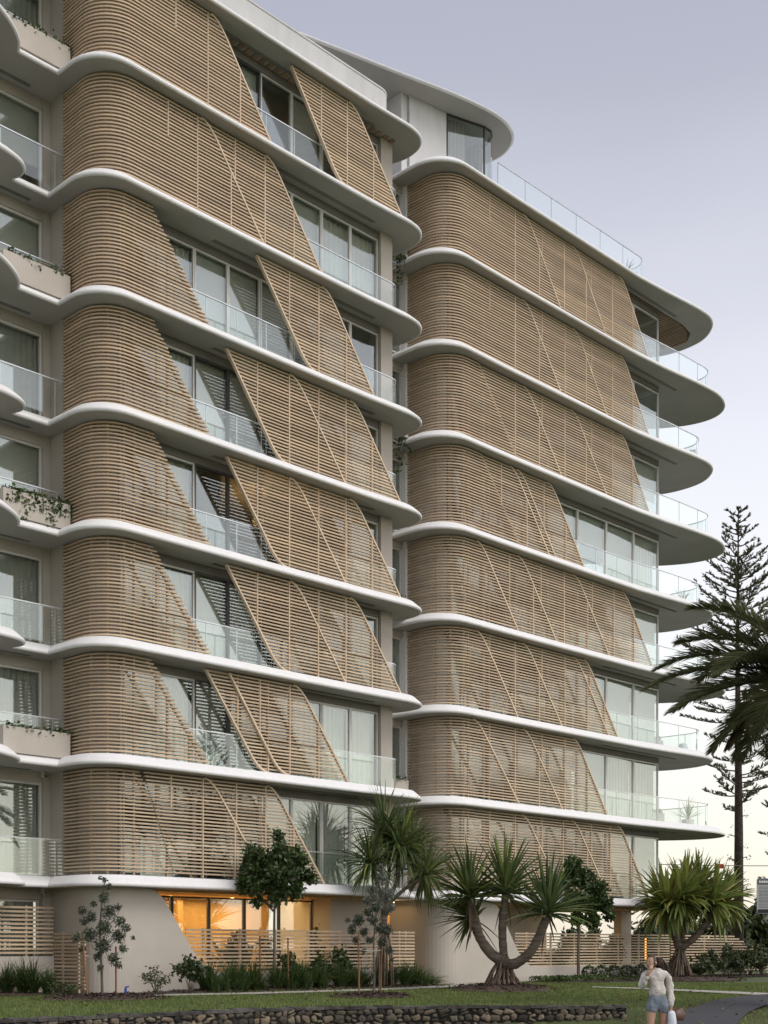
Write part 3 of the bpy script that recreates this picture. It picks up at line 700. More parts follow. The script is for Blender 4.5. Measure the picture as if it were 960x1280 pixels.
slat_fence('slat_fence', (23.5, .66), (33.25, .66), .60, 1.84, 'pale horizontal slat fence on low wall in front of the lit lobby', 11, 7)
slat_fence('slat_fence', (33.25, .68), (33.25, 2.1), .60, 1.84, 'short return of slat fence at the recess beside the sculpted wall', 11, 2)
slat_fence('slat_fence', (38.75, .66), (49.35, .66), .52, 1.86, 'long pale slat fence on low white wall behind the three headed pandanus', 12, 7)
slat_fence('slat_fence', (49.5, .7), (61, .7), .2, 1.86, 'slat fence stepping down to the right behind the big pandanus', 14, 6, step=lambda z: 5.2+(1.86-z)*3.6)
slat_fence('slat_gate', (20.36, 2.62), (20.36, 1.0), .08, 1.70, 'tall slatted gate panel beside the beige sculpted wall and leafy sapling', 16, 2)
slat_fence('slat_fence', (12, 2.62), (20.34, 2.62), 1.06, 2.44, 'slat fence on a beige plinth at the far left edge', 12, 5)
pl = MB(); pl.box(-8.3, 0, -.06, .14, 0, 1.02); o = pl.build('plinth_wall', M['beige'], None, loc=(20.34, 2.62, 0)); tag(o, 'low beige rendered wall under the far left slat fence', 'wall')

# ------------------------------------------------------------------ stone retaining wall
def stone_wall():
    pts = [(X, wallY(X)) for X in [-14+.25*i for i in range(78)] if X <= 5.35]
    t = thing('stone_wall', (*camxy(0, 28.4), -.6), 'low dark rubble stone retaining wall along the front lawn edge', 'wall')
    P0 = Vector(t.location)
    path = [camxy(X, Y) for X, Y in pts]
    core = MB(); core.sheet(path, -.8, -.035, .34); cap = MB()
    core.v = [tuple(Vector(p)-P0) for p in core.v]; core.build('mortar', M['mortar'], t)
    st = MB(); s = 0.; total = sum(math.dist(a, b) for a, b in zip(path, path[1:]))
    acc = [0]
    for a, b in zip(path, path[1:]): acc.append(acc[-1]+math.dist(a, b))
    def pt(s):
        for i in range(len(acc)-1):
            if s <= acc[i+1]:
                f = (s-acc[i])/(acc[i+1]-acc[i]); a, b = path[i], path[i+1]; T = Vector((b[0]-a[0], b[1]-a[1], 0)).normalized()
                return Vector((a[0]+(b[0]-a[0])*f, a[1]+(b[1]-a[1])*f, 0)), T
        return Vector((*path[-1], 0)), Vector((1, 0, 0))
    def stone(s, z, w_, h_):
        p, T = pt(s); Nn = Vector((T.y, -T.x, 0)); nu, nv = 9, 5; vs = []; rnd = [random.uniform(.66, 1.15) for _ in range(nu)]
        tilt = random.uniform(-.5, .5)
        for j in range(nv):
            ph_ = math.pi/2*j/(nv-1); rr = math.cos(ph_)**.55; ou = math.sin(ph_)
            for i in range(nu):
                th = 2*math.pi*i/nu; x = math.copysign(abs(math.cos(th))**.55, math.cos(th))*w_*.5*rr*rnd[i]; y = math.copysign(abs(math.sin(th))**.55, math.sin(th))*h_*.5*rr*rnd[i]
                x, y = x*math.cos(tilt)-y*math.sin(tilt), x*math.sin(tilt)+y*math.cos(tilt)
                vs.append(p+T*x+Vector((0, 0, z+y))+Nn*(ou*random.uniform(.045, .06)-.01)-P0)
        fs = [(j*nu+i, j*nu+(i+1) % nu, (j+1)*nu+(i+1) % nu, (j+1)*nu+i) for j in range(nv-1) for i in range(nu)]
        st.add(vs, fs)
    z = -.12
    while z > -.62:
        s = random.uniform(0, .2); h = random.uniform(.13, .18)
        while s < total-.1:
            w_ = random.uniform(.11, .30); hh = h*random.uniform(.75, 1.15); 
            if random.random() < .25:
                stone(s+w_*.4, z+h*.26, w_*.8, hh*.5); stone(s+w_*.4, z-h*.28, w_*.85, hh*.5)
            else: stone(s+w_/2, z+random.uniform(-.015, .015), w_*1.0, hh*1.05)
            s += w_*.97
        z -= h*.97
    st.build('stones', M['stone'], t, smooth=True)
    s = 0.05
    while s < total-.1:
        w_ = random.uniform(.18, .5); p, T = pt(s); q, T2 = pt(min(total, s+w_)); Nn = Vector((T.y, -T.x, 0)); e = random.uniform(-.012, .012)
        a = [p+Nn*random.uniform(.02, .06), q+Nn*random.uniform(.02, .06), q-Nn*.33, p-Nn*.33]
        cap.add([x+Vector((0, 0, -.06+e))-P0 for x in a]+[x+Vector((0, 0, .0+e+random.uniform(-.02, .02)))-P0 for x in a], [(3, 2, 1, 0), (4, 5, 6, 7), (0, 1, 5, 4), (1, 2, 6, 5), (2, 3, 7, 6), (3, 0, 4, 7)])
        s += w_+.008
    cap.build('capping', M['cap'], t)
stone_wall()

# ------------------------------------------------------------------ mulch beds
def blob(name, pts, m, dz=.03, hump=.0):
    n = len(pts); cx = sum(p[0] for p in pts)/n; cy = sum(p[1] for p in pts)/n; K = 6; mb = MB(); vs = [(cx, cy, gz(cx, cy)+dz+hump)]
    for k in range(1, K+1):
        t = k/K
        for x, y in pts:
            u = cx+(x-cx)*t; v = cy+(y-cy)*t; vs.append((u, v, gz(u, v)+dz*(1-t**6)+hump*(1-t*t)+random.uniform(0, .02)*(1-t**4)))
    fs = [(0, 1+i, 1+(i+1) % n) for i in range(n)]+[(1+(k-1)*n+i, 1+k*n+i, 1+k*n+(i+1) % n, 1+(k-1)*n+(i+1) % n) for k in range(1, K) for i in range(n)]
    mb.add(vs, fs); return mb
chips_src = []
def mulch(pts, hump=0., n=900):
    mb = blob('mulch_bed', pts, M['mulch'], .035, hump); cnt = len(pts)
    vs0 = list(mb.v)
    for i in range(n):
        a = random.randrange(1, len(vs0)); p = Vector(vs0[a])+Vector((random.uniform(-.25, .25), random.uniform(-.25, .25), .012))
        d = Vector((random.gauss(0, 1), random.gauss(0, 1), random.gauss(0, .35))).normalized()*random.uniform(.03, .07); q = d.cross(Vector((0, 0, 1))).normalized()*random.uniform(.01, .022)
        mb.add([p-d-q, p+d-q, p+d+q+Vector((0, 0, .015)), p-d+q+Vector((0, 0, .012))], [(0, 1, 2, 3)])
    return tag(mb.build('mulch_bed', M['mulch']), kind='structure')
def ell(c, a, b, n=22): return [(c[0]+a*math.cos(2*math.pi*i/n)*(RT[0])+b*math.sin(2*math.pi*i/n)*FW[0]*random.uniform(.92, 1.08), c[1]+a*math.cos(2*math.pi*i/n)*RT[1]+b*math.sin(2*math.pi*i/n)*FW[1]) for i in range(n)]
def strip(p, q, w0, w1, n=14):
    a = [(p[0]+(q[0]-p[0])*i/n, p[1]+(q[1]-p[1])*i/n) for i in range(n+1)]
    return [(x, y+w0) for x, y in a]+[(x, y+w1) for x, y in reversed(a)]
mulch(strip((21.3, -.2), (33.6, -.1), -1.0, .75), .0, 2600)
mulch(strip((38.6, 0), (61, 0.3), -1.5, .75), .0, 3000)
mulch(strip((12, 1.4), (20.2, 1.4), -.6, 1.2), .0, 500)
S1 = px0(130, 1248.5); mulch(ell(S1, 1.55, 1.6), .05, 900)
S2 = px0(466, 1246); mulch(ell(S2, 1.0, 1.15), .04, 600)
P2 = px0(628, 1237); mulch(ell((P2[0], P2[1]), 1.55, 2.6), .12, 1100)
P3 = px0(848, 1223.5); mulch(ell((P3[0]-.3, P3[1]-.4), 2.2, 3.6), .08, 1200)

# ------------------------------------------------------------------ grass
def grass():
    import numpy as np
    rng = np.random.default_rng(3); n = 150000
    X = rng.uniform(-11, 19, n*2); Y = 20+rng.random(n*2)**1.2*28
    keep = np.abs(X) < Y*.31+.5; X, Y = X[keep][:n], Y[keep][:n]
    U = X*RT[0]+Y*FW[0]; V = CV+X*RT[1]+Y*FW[1]
    vs, fs, v2, f2 = [], [], [], []
    excl = [(S1, 1.35, 1.4), (S2, .85, 1.0), (P2, 1.4, 2.3), ((P3[0]-.3, P3[1]-.4), 2.0, 3.2)]
    pathA = [(camxy(0, 0))]
    def seg_in(poly, x, y):
        c = False; j = len(poly)-1
        for i in range(len(poly)):
            if (poly[i][1] > y) != (poly[j][1] > y) and x < (poly[j][0]-poly[i][0])*(y-poly[i][1])/(poly[j][1]-poly[i][1])+poly[i][0]: c = not c
            j = i
        return c
    asp = catmull([on_ground(*p) for p in bot], 2)+list(reversed(catmull([on_ground(*p) for p in top], 2)))
    fp1 = A_+list(reversed(B_)); fp2 = A2+list(reversed(B2))
    for i in range(len(X)):
        u, v, x, y = U[i], V[i], X[i], Y[i]
        if v > -1.0 and u > 20.8 and u < 34: continue
        if v > -1.5 and u > 38.4: continue
        if v > .3 and 12 < u < 20.4: continue
        if v > .3: continue
        bad = False
        for (c, a, b) in excl:
            cx, cy = tocam(*c)
            if ((x-cx)/a)**2+((y-cy)/b)**2 < 1: bad = True; break
        if bad: continue
        if x < 5.4 and wallY(x)-.45 < y+.0 < wallY(x)+.42: continue
        if x > 3.5 and seg_in(asp, u, v): continue
        if seg_in(fp1, u, v) or seg_in(fp2, u, v): continue
        z = gz(u, v)-.02; h = rng.uniform(.03, .075)*(1.2 if y > 30 else 1); wd = rng.uniform(.006, .014)
        a = rng.random()*6.28; dx, dy = math.cos(a)*wd, math.sin(a)*wd; lx, ly = rng.normal(0, .02), rng.normal(0, .02)
        dry = x > 3.2 and y < 31 and rng.random() < .45*max(0, min(1, (31.5-y)/4))
        T, G = (v2, f2) if dry else (vs, fs); o = len(T)
        T += [(u-dx, v-dy, z), (u+dx, v+dy, z), (u+lx, v+ly, z+h)]; G.append((o, o+1, o+2))
    for v_, f_, m_ in ((vs, fs, 'blade'), (v2, f2, 'dryblade')):
        mb = MB(); mb.v = v_; mb.f = f_; tag(mb.build('lawn_grass', M[m_]), 'short mown green lawn grass in front of the building' if m_ == 'blade' else 'patchy dry grass beside the asphalt path', 'grass', kind='stuff')
grass()
#@@PLANTS@@
# ------------------------------------------------------------------ foliage builders
def strap(mb, base, d, L, w_, droop=.6, seg=6, fold=.25, twist=0., tip=.12):
    """long strap leaf: V-folded strip that arches under its weight"""
    d = Vector(d).normalized(); p = Vector(base); side = d.cross(Vector((0, 0, 1)))
    if side.length < .05: side = Vector((random.gauss(0, 1), random.gauss(0, 1), 0))
    side.normalize()
    if twist: side = Matrix.Rotation(twist, 3, d) @ side
    o = len(mb.v)
    for i in range(seg+1):
        t = i/seg; ww = w_*(min(1, .55+t*1.6) if t < .3 else 1-(1-tip)*((t-.3)/.7)**1.7)
        up = side.cross(d).normalized()
        mb.v += [tuple(p-side*ww*.5+up*ww*fold), tuple(p-up*ww*.05), tuple(p+side*ww*.5+up*ww*fold)]
        d = (d+Vector((0, 0, -droop*(.25+t)/seg*1.6))).normalized(); p = p+d*(L/seg)
    for i in range(seg):
        a = o+3*i; mb.f += [(a, a+1, a+4, a+3), (a+1, a+2, a+5, a+4)]
def rnd_dir(axis, amin, amax):
    a = Vector(axis).normalized(); b = a.orthogonal().normalized(); c = a.cross(b)
    th = R(random.uniform(amin, amax)); ph_ = random.random()*2*math.pi
    return a*math.cos(th)+(b*math.cos(ph_)+c*math.sin(ph_))*math.sin(th)
def rosette(mb, mb2, c, axis, n, L, w_, amin=5, amax=95, droop=.7, lean2=.15):
    for i in range(n):
        t = (i+.5)/n; ang = amin+(amax-amin)*t**.9+random.uniform(-8, 8)
        d = rnd_dir(axis, max(0, ang-5), ang+5); l = L*random.uniform(.7, 1.1)*(1-.15*t)
        strap(mb2 if random.random() < lean2 else mb, Vector(c)+Vector(axis).normalized()*(.18*(1-t)), d, l, w_*random.uniform(.8, 1.15), droop*random.uniform(.35, 1.2)*(.5+.7*t), 7, .28, random.uniform(-.3, .3))
def limb(mb, pts, r0, r1, n=8, k=6, wob=.0):
    P = catmull([tuple(p) for p in pts], k); m = len(P)
    mb.tube(P, [(r0+(r1-r0)*i/(m-1))*(1+random.uniform(-wob, wob)) for i in range(m)], n)
def local(mb, o):
    P = Vector(o.location); mb.v = [tuple(Vector(p)-P) for p in mb.v]; return mb
def pandanus(base, label, joint, arms, heads, L, w_, nleaf, roots=16, rr=.34, rtop=.5, mats=('pand', 'pandb'), droop=.7, amax=100, dead=0):
    t = thing('pandanus_tree', base, label, 'tree', 'pandanus trees on the lawn')
    tr = MB(); j = Vector(joint); base = Vector(base)
    limb(tr, [base+Vector((0, 0, .05)), base*.5+j*.5, j], .10, .13, 8, 4)
    for pts, r0, r1 in arms: limb(tr, [j]+[Vector(p) for p in pts], r0, r1, 9, 7, .07)
    local(tr, t).build('trunk', M['pbark'], t, True)
    rt = MB()
    for i in range(roots):
        a = 2*math.pi*i/roots+random.uniform(-.2, .2); q = random.uniform(.55, 1.0)
        top_ = j+Vector((math.cos(a)*.13, math.sin(a)*.13, random.uniform(-.25, .12)*rtop)); b = base+Vector((math.cos(a+random.uniform(-.3, .3))*rr*q, math.sin(a)*rr*q, -.05))
        rt.tube([top_, top_*.55+b*.45+Vector((math.cos(a), math.sin(a), 0))*.05, b], [.03, .032, .036], 6)
    local(rt, t).build('stilt_roots', M['root'], t, True)
    for c, ax, sc in heads:
        a, b = MB(), MB(); rosette(a, b, c, ax, int(nleaf*sc), L*sc**.5, w_, 4, amax, droop)
        h = local(a, t).build('leaf_crown', M[mats[0]], t); local(b, t).build('bright_leaves', M[mats[1]], h) if b.v else None
        if dead:
            dd = MB()
            for i in range(dead): strap(dd, c, rnd_dir((0, 0, -1), 10, 60), L*random.uniform(.4, .8), w_*.8, .3, 5, .3)
            local(dd, t).build('dead_leaves', M['dry'], h)
    return t
def P_(x, y, Y, dd=0.): return at(x, y, Y+dd)
def gbase(x, Y):
    u, v = camxy((x-HX)/F*Y, Y); return Vector((u, v, gz(u, v)))
# three-headed pandanus in the middle of the lawn
Y = 39.9; b = gbase(628, Y); b.z = .1
J = P_(630, 1203, Y)
pandanus(b, 'three headed pandanus with thick bare trunks and stilt roots in a mulch ring', J,
  [([P_(612, 1190, Y), P_(599, 1170, Y), P_(592, 1148, Y), P_(588, 1122, Y)], .175, .12), ([P_(629, 1185, Y), P_(628, 1160, Y), P_(632, 1118, Y)], .14, .115),
   ([P_(643, 1205, Y, -.3), P_(661, 1192, Y, -.5), P_(672, 1174, Y, -.6), P_(683, 1148, Y, -.6)], .17, .125), ([P_(612, 1192, Y), P_(600, 1172, Y, .3), P_(594, 1150, Y, .5)], .14, .11)],
  [(P_(588, 1124, Y), (-.12, 0, 1), 1.0), (P_(632, 1118, Y), (.03, 0, 1), 1.05), (P_(684, 1144, Y, -.6), (.12, -.05, 1), 1.15), (P_(594, 1150, Y, .5), P_(560, 1128, Y)-P_(600, 1150, Y), .62)],
  1.72, .115, 100, 40, .62, 1.9, droop=.42, amax=92, dead=5)
# tall pandanus in front of the left wing
Y = 42.6; b = gbase(478, Y); J = P_(480, 1150, Y)
pandanus(b, 'tall dark green pandanus with drooping leaves in front of the recess between wings', P_(480, 1165, Y),
  [([P_(478, 1130, Y), P_(470, 1100, Y), P_(466, 1082, Y)], .085, .06), ([P_(484, 1130, Y), P_(496, 1100, Y), P_(500, 1062, Y)], .085, .06), ([P_(484, 1135, Y), P_(505, 1112, Y), P_(528, 1098, Y)], .07, .055), ([P_(482, 1120, Y, .3), P_(486, 1090, Y, .4), P_(484, 1050, Y, .5)], .07, .055)],
  [(P_(464, 1084, Y, -.2), (-.45, -.2, .8), .9), (P_(500, 1062, Y), (.15, -.1, 1), 1.15), (P_(530, 1096, Y, -.1), (.65, -.1, .6), .85), (P_(482, 1048, Y, .4), (-.15, .1, 1), 1.1), (P_(515, 1070, Y, .6), (.4, .2, .9), .9)],
  1.6, .075, 135, 18, .40, 2.2, droop=1.25, amax=125)
# big bushy pandanus on the right
Y = 53.6; b = gbase(848, Y); b.z = .1
pandanus(b, 'large bushy pandanus with broad bright green leaves at the right end of the fence', P_(850, 1186, Y),
  [([P_(842, 1165, Y), P_(834, 1146, Y)], .2, .12), ([P_(868, 1172, Y, -.3), P_(884, 1152, Y, -.4), P_(890, 1138, Y, -.4)], .17, .10), ([P_(853, 1160, Y, .4), P_(858, 1125, Y, .5)], .17, .11)],
  [(P_(834, 1138, Y, -.8), (-.35, -.35, .9), 1.0), (P_(858, 1128, Y, .5), (.05, .1, 1), 1.2), (P_(890, 1132, Y, -.5), (.45, -.3, .8), 1.05), (P_(850, 1128, Y, -1.0), (0, -.55, .8), .95), (P_(872, 1120, Y, .2), (.2, 0, 1), 1.0), (P_(828, 1130, Y, .6), (-.3, .1, 1), .8), (P_(905, 1130, Y, .6), (.5, .1, .9), .75)],
  1.8, .18, 118, 26, .70, 1.4, ('pandb', 'pandy'), droop=.95, amax=125, dead=3)

def leafy_tree(name, base, label, trunk, limbs, clumps, nl, size, m, bark='bark', r0=.05, group=None, asp=.42, rlimb=.03, trunk_r1=.025):
    t = thing(name, base, label, 'tree', group)
    tr = MB(); limb(tr, trunk, r0, trunk_r1, 7, 5)
    for pts in limbs: limb(tr, pts, rlimb, rlimb*.3, 5, 4)
    local(tr, t).build('trunk', M[bark], t, True)
    mb = MB(); tw = MB(); tot = sum(c[1]**3 for c in clumps)
    for c, r in clumps:
        n = int(nl*(r**2.2)/sum(q[1]**2.2 for q in clumps)); c = Vector(c)
        for i in range(n):
            d = Vector((random.gauss(0, 1), random.gauss(0, 1), random.gauss(0, 1))).normalized(); q = c+d*r*(random.random()**.55)*random.uniform(.7, 1.08)
            nr = (d*.7+Vector((random.gauss(0, .6), random.gauss(0, .6), random.gauss(0, .6)-.15)))
            leaf(mb, q, size*random.uniform(.65, 1.25), nr, asp)
        for i in range(max(3, int(r*9))):
            d = Vector((random.gauss(0, 1), random.gauss(0, 1), random.gauss(0, .7))).normalized(); tw.tube([c-Vector((0, 0, r*.4)), c+d*r*.5, c+d*r*.92], [.009, .006, .003], 4)
    h = local(mb, t).build('crown', M[m], t); local(tw, t).build('twigs', M[bark], h)
    return t
def clumpcloud(c, rx, ry, rz, n, rmin, rmax):
    r = []
    for i in range(n):
        d = Vector((random.gauss(0, 1), random.gauss(0, 1), random.gauss(0, 1))).normalized()*(random.random()**.4)
        r.append((Vector(c)+Vector((d.x*rx, d.y*ry, d.z*rz)), random.uniform(rmin, rmax)))
    return r
# round fig-like tree in the planting bed
Y = 39.0; b = gbase(343, Y); c0 = P_(345, 1092, Y)
leafy_tree('round_tree', b, 'small round crowned tree with dark glossy leaves before the lit lobby', [b, P_(343, 1190, Y), P_(343, 1140, Y), P_(345, 1110, Y)],
  [[P_(343, 1140, Y), P_(320, 1115, Y), P_(310, 1105, Y)], [P_(344, 1135, Y), P_(365, 1110, Y), P_(378, 1095, Y)], [P_(344, 1120, Y), P_(340, 1080, Y), P_(338, 1060, Y)]],
  clumpcloud(c0, 1.02, .98, .92, 42, .24, .38)+[(P_(303, 1108, Y), .26), (P_(388, 1098, Y), .25), (P_(348, 1045, Y), .26), (P_(322, 1128, Y), .24), (P_(345, 1100, Y), .6)], 9500, .12, 'fig', r0=.055, rlimb=.035)
# dark slender tree by the right wing
Y = 50.4; b = gbase(723, Y)
leafy_tree('evergreen_tree', b, 'dark leafy evergreen tree between the middle and right pandanus', [b, P_(723, 1180, Y), P_(724, 1150, Y), P_(726, 1090, Y)],
  [[P_(724, 1150, Y), P_(745, 1135, Y), P_(755, 1125, Y)], [P_(724, 1140, Y), P_(710, 1115, Y), P_(706, 1100, Y)]],
  [(P_(716, 1082, Y), .42), (P_(708, 1100, Y), .4), (P_(730, 1098, Y), .5), (P_(748, 1112, Y), .45), (P_(736, 1128, Y), .5), (P_(757, 1130, Y), .38), (P_(716, 1125, Y), .42), (P_(740, 1150, Y), .4), (P_(722, 1148, Y), .35), (P_(762, 1145, Y), .26)], 5200, .15, 'fig', r0=.07, rlimb=.04)
# staked saplings
Y = 32.6; b = gbase(128, Y); b.z = .04
leafy_tree('staked_sapling', b, 'young grey leaved sapling tied between two stakes before the beige wall', [b, P_(127, 1210, Y), P_(125, 1165, Y), P_(128, 1120, Y), P_(132, 1097, Y)],
  [[P_(126, 1195, Y), P_(140, 1180, Y), P_(155, 1170, Y)], [P_(126, 1185, Y), P_(110, 1165, Y), P_(102, 1140, Y)], [P_(126, 1170, Y), P_(142, 1150, Y), P_(150, 1138, Y)], [P_(126, 1180, Y), P_(105, 1175, Y), P_(92, 1170, Y)]],
  [(P_(131, 1100, Y), .09), (P_(136, 1108, Y), .10), (P_(125, 1098, Y), .07), (P_(130, 1122, Y), .17), (P_(136, 1140, Y), .22), (P_(147, 1134, Y), .12), (P_(150, 1152, Y), .17), (P_(158, 1160, Y), .13), (P_(148, 1170, Y), .22), (P_(130, 1160, Y), .24), (P_(114, 1146, Y), .18), (P_(103, 1138, Y), .13), (P_(104, 1152, Y), .12), (P_(112, 1168, Y), .22), (P_(97, 1172, Y), .14), (P_(103, 1186, Y), .12), (P_(128, 1182, Y), .24), (P_(122, 1196, Y), .14), (P_(142, 1198, Y), .18), (P_(149, 1207, Y), .10), (P_(154, 1186, Y), .13), (P_(166, 1172, Y), .07), (P_(117, 1130, Y), .10), (P_(125, 1210, Y), .10)], 4600, .064, 'sap', r0=.038, trunk_r1=.010, rlimb=.012, asp=.3)
Y = 33.9; b = gbase(467, Y); b.z = .04
leafy_tree('staked_sapling', b, 'thin silvery sapling tied between two stakes in front of the tall pandanus', [b, P_(468, 1215, Y), P_(467, 1180, Y), P_(470, 1140, Y), P_(472, 1105, Y)],
  [[P_(467, 1180, Y), P_(452, 1162, Y), P_(440, 1150, Y)], [P_(468, 1175, Y), P_(482, 1160, Y), P_(488, 1150, Y)], [P_(469, 1150, Y), P_(478, 1125, Y), P_(486, 1105, Y)]],
  [(P_(448, 1150, Y), .18), (P_(440, 1162, Y), .15), (P_(455, 1165, Y), .14), (P_(466, 1150, Y), .16), (P_(484, 1162, Y), .17), (P_(478, 1178, Y), .15), (P_(487, 1188, Y), .14), (P_(462, 1175, Y), .12), (P_(470, 1135, Y), .15), (P_(434, 1150, Y), .09), (P_(490, 1200, Y), .08), (P_(474, 1160, Y), .16), (P_(460, 1140, Y), .14), (P_(445, 1175, Y), .11), (P_(482, 1140, Y), .13), (P_(455, 1188, Y), .08)], 3200, .064, 'sap', r0=.034, trunk_r1=.008, rlimb=.011, asp=.3)
Y = 34.6; b = gbase(474, Y)
leafy_tree('silver_shrub', b, 'fluffy silver grey shrub crown rising behind the second staked sapling', [b, P_(474, 1190, Y), P_(476, 1140, Y), P_(478, 1105, Y)], [[P_(475, 1150, Y), P_(465, 1120, Y), P_(460, 1108, Y)]],
  [(P_(478, 1098, Y), .20), (P_(466, 1112, Y), .18), (P_(484, 1118, Y), .22), (P_(470, 1128, Y), .22), (P_(488, 1135, Y), .15), (P_(458, 1125, Y), .12), (P_(476, 1085, Y), .12)], 2800, .07, 'silver', r0=.02, trunk_r1=.006, rlimb=.009, asp=.22)
def stake(x, y0, y1, Y, label, lean=0, dd=0.):
    u, v = camxy((x-HX)/F*(Y+dd), Y+dd); z0 = gz(u, v); t = at(x+lean, y1, Y+dd); mb = MB()
    mb.tube([(0, 0, -.1), (t.x-u, t.y-v, t.z-z0)], [.024, .022], 4); o = mb.build('wooden_stake', M['stake'], None, loc=(u, v, z0))
    return tag(o, label, 'stake', 'stakes supporting the young trees')
stake(110, 1250, 1181, 32.4, 'leaning reddish stake left of the first sapling', -6); stake(145, 1247, 1183, 32.9, 'upright reddish stake right of the first sapling', 0)
stake(449, 1247, 1165, 33.6, 'reddish stake left of the thin silvery sapling', -1); stake(476, 1246, 1171, 34.1, 'reddish stake right of the thin silvery sapling', 1)
stake(325, 1233, 1170, 39.0, 'pale stake left of the round dark tree'); stake(360, 1233, 1172, 39.2, 'dark stake right of the round dark tree')
for (xa, xb, y, Y, lb) in ((449, 476, 1187, 33.85, 'cloth tie strung between the stakes of the silvery sapling'), (106, 145, 1195, 32.6, 'cloth tie strung between the stakes of the first sapling'), (325, 360, 1186, 39.1, 'cloth tie strung between the stakes of the round tree')):
    a, c = at(xa, y, Y), at(xb, y+1, Y); mb = MB(); mb.tube([Vector((0, 0, 0)), (c-a)*.5+Vector((0, 0, -.03)), c-a], .014, 5); tag(mb.build('tree_tie', M['beige'], None, loc=a), lb, 'tie')

# norfolk pines
def pine(base, h, label, r0=.24, rmax=2.9, seed=1, bare=.25, wh=.62, dens=1.0):
    random.seed(seed); t = thing('norfolk_pine', base, label, 'tree', 'norfolk pines beyond the building')
    tr = MB(); tr.tube([Vector((0, 0, -.3)), Vector((.05, 0, h*.3)), Vector((0, .05, h*.7)), Vector((0, 0, h))], [r0*1.1, r0*.85, r0*.42, .02], 9)
    fo = MB(); br = MB(); z = h-.3; i = 0
    while z > h*bare:
        t_ = (h-z)/h; L = min(rmax, .5+9.0*t_)*random.uniform(.85, 1.1)
        if t_ > .5: L *= random.uniform(.55, 1.0)
        nb = 4 if t_ < .06 else random.choice((4, 5, 5, 6)); a0 = random.random()*6.28
        for k in range(nb):
            if t_ > .35 and random.random() < .22+(t_-.35)*.7: continue
            a = a0+2*math.pi*k/nb+random.uniform(-.15, .15); d = Vector((math.cos(a), math.sin(a), 0)); l = L*random.uniform(.7, 1.1)
            sag = .25 if t_ < .35 else -.02; rise = .55 if t_ < .3 else .28
            zj = random.uniform(-.22, .22); P = [Vector((0, 0, z+zj))+d*l*s+Vector((0, 0, l*(sag*s*.5+rise*s*s*.75))) for s in (0, .25, .5, .75, 1)]
            br.tube(P, [.045, .036, .026, .018, .008], 5)
            nt = max(5, int(l*8*dens))
            for j in range(nt):
                s = .25+.77*(j+random.random())/nt; q = min(3, int(s*4)); f = s*4-q; p = P[q]+(P[min(q+1, 4)]-P[q])*min(f, 1)
                side = d.cross(Vector((0, 0, 1)))*random.choice((-1, 1)); bd = (d*.75+side*random.uniform(.2, 1.0)+Vector((0, 0, random.uniform(.25, .9)))).normalized(); bl = random.uniform(.22, .45)*(1.1-.35*s)*(1 if l > 1 else .6)
                br.tube([p, p+bd*bl], [.010, .005], 3)
                for m_ in range(11):
                    e = random.uniform(.2, 1.05); dd = (bd+Vector((random.gauss(0, .5), random.gauss(0, .5), random.gauss(.25, .4)))).normalized()
                    leaf(fo, p+bd*bl*e+dd*.05, random.uniform(.13, .26), dd, .15)
        z -= wh*random.uniform(.55, 1.15)*(1 if t_ < .4 else 1.3); i += 1
    for k in range(16):                                            # short dead stubs on the bare trunk
        z = random.uniform(h*.06, h*max(bare, .3)); a = random.random()*6.28; d = Vector((math.cos(a), math.sin(a), .3)); br.tube([Vector((0, 0, z)), Vector((0, 0, z))+d*.45], [.04, .015], 5)
        for m_ in range(7): leaf(fo, Vector((0, 0, z))+d*.45+Vector((random.gauss(0, .1), random.gauss(0, .1), random.gauss(0, .08))), .2, None, .16)
    o = tr.build('trunk', M['npbark'], t, True); br.build('branches', M['npbark'], o); fo.build('crown', M['pine'], t)
    random.seed(seed+50); return t
Y = 70; b = gbase(923, Y); pine(b, 24.4, 'tall Norfolk pine with open tiered branches behind the palm fronds', .27, 3.3, 11, .34)
Y = 62; b = gbase(1003, Y); pine(b, 15, 'Norfolk pine mostly out of frame with branch tips at the right edge', .2, 2.3, 12, .12)
b = gbase(775, 96); pine(b, 5.2, 'small pine seen through the open undercroft of the right wing', .12, 1.9, 13, .12)
pine(Vector((88, -80, 0)), 25, 'tall Norfolk pine across the road mirrored in the left windows', .27, 3.1, 14, .2)
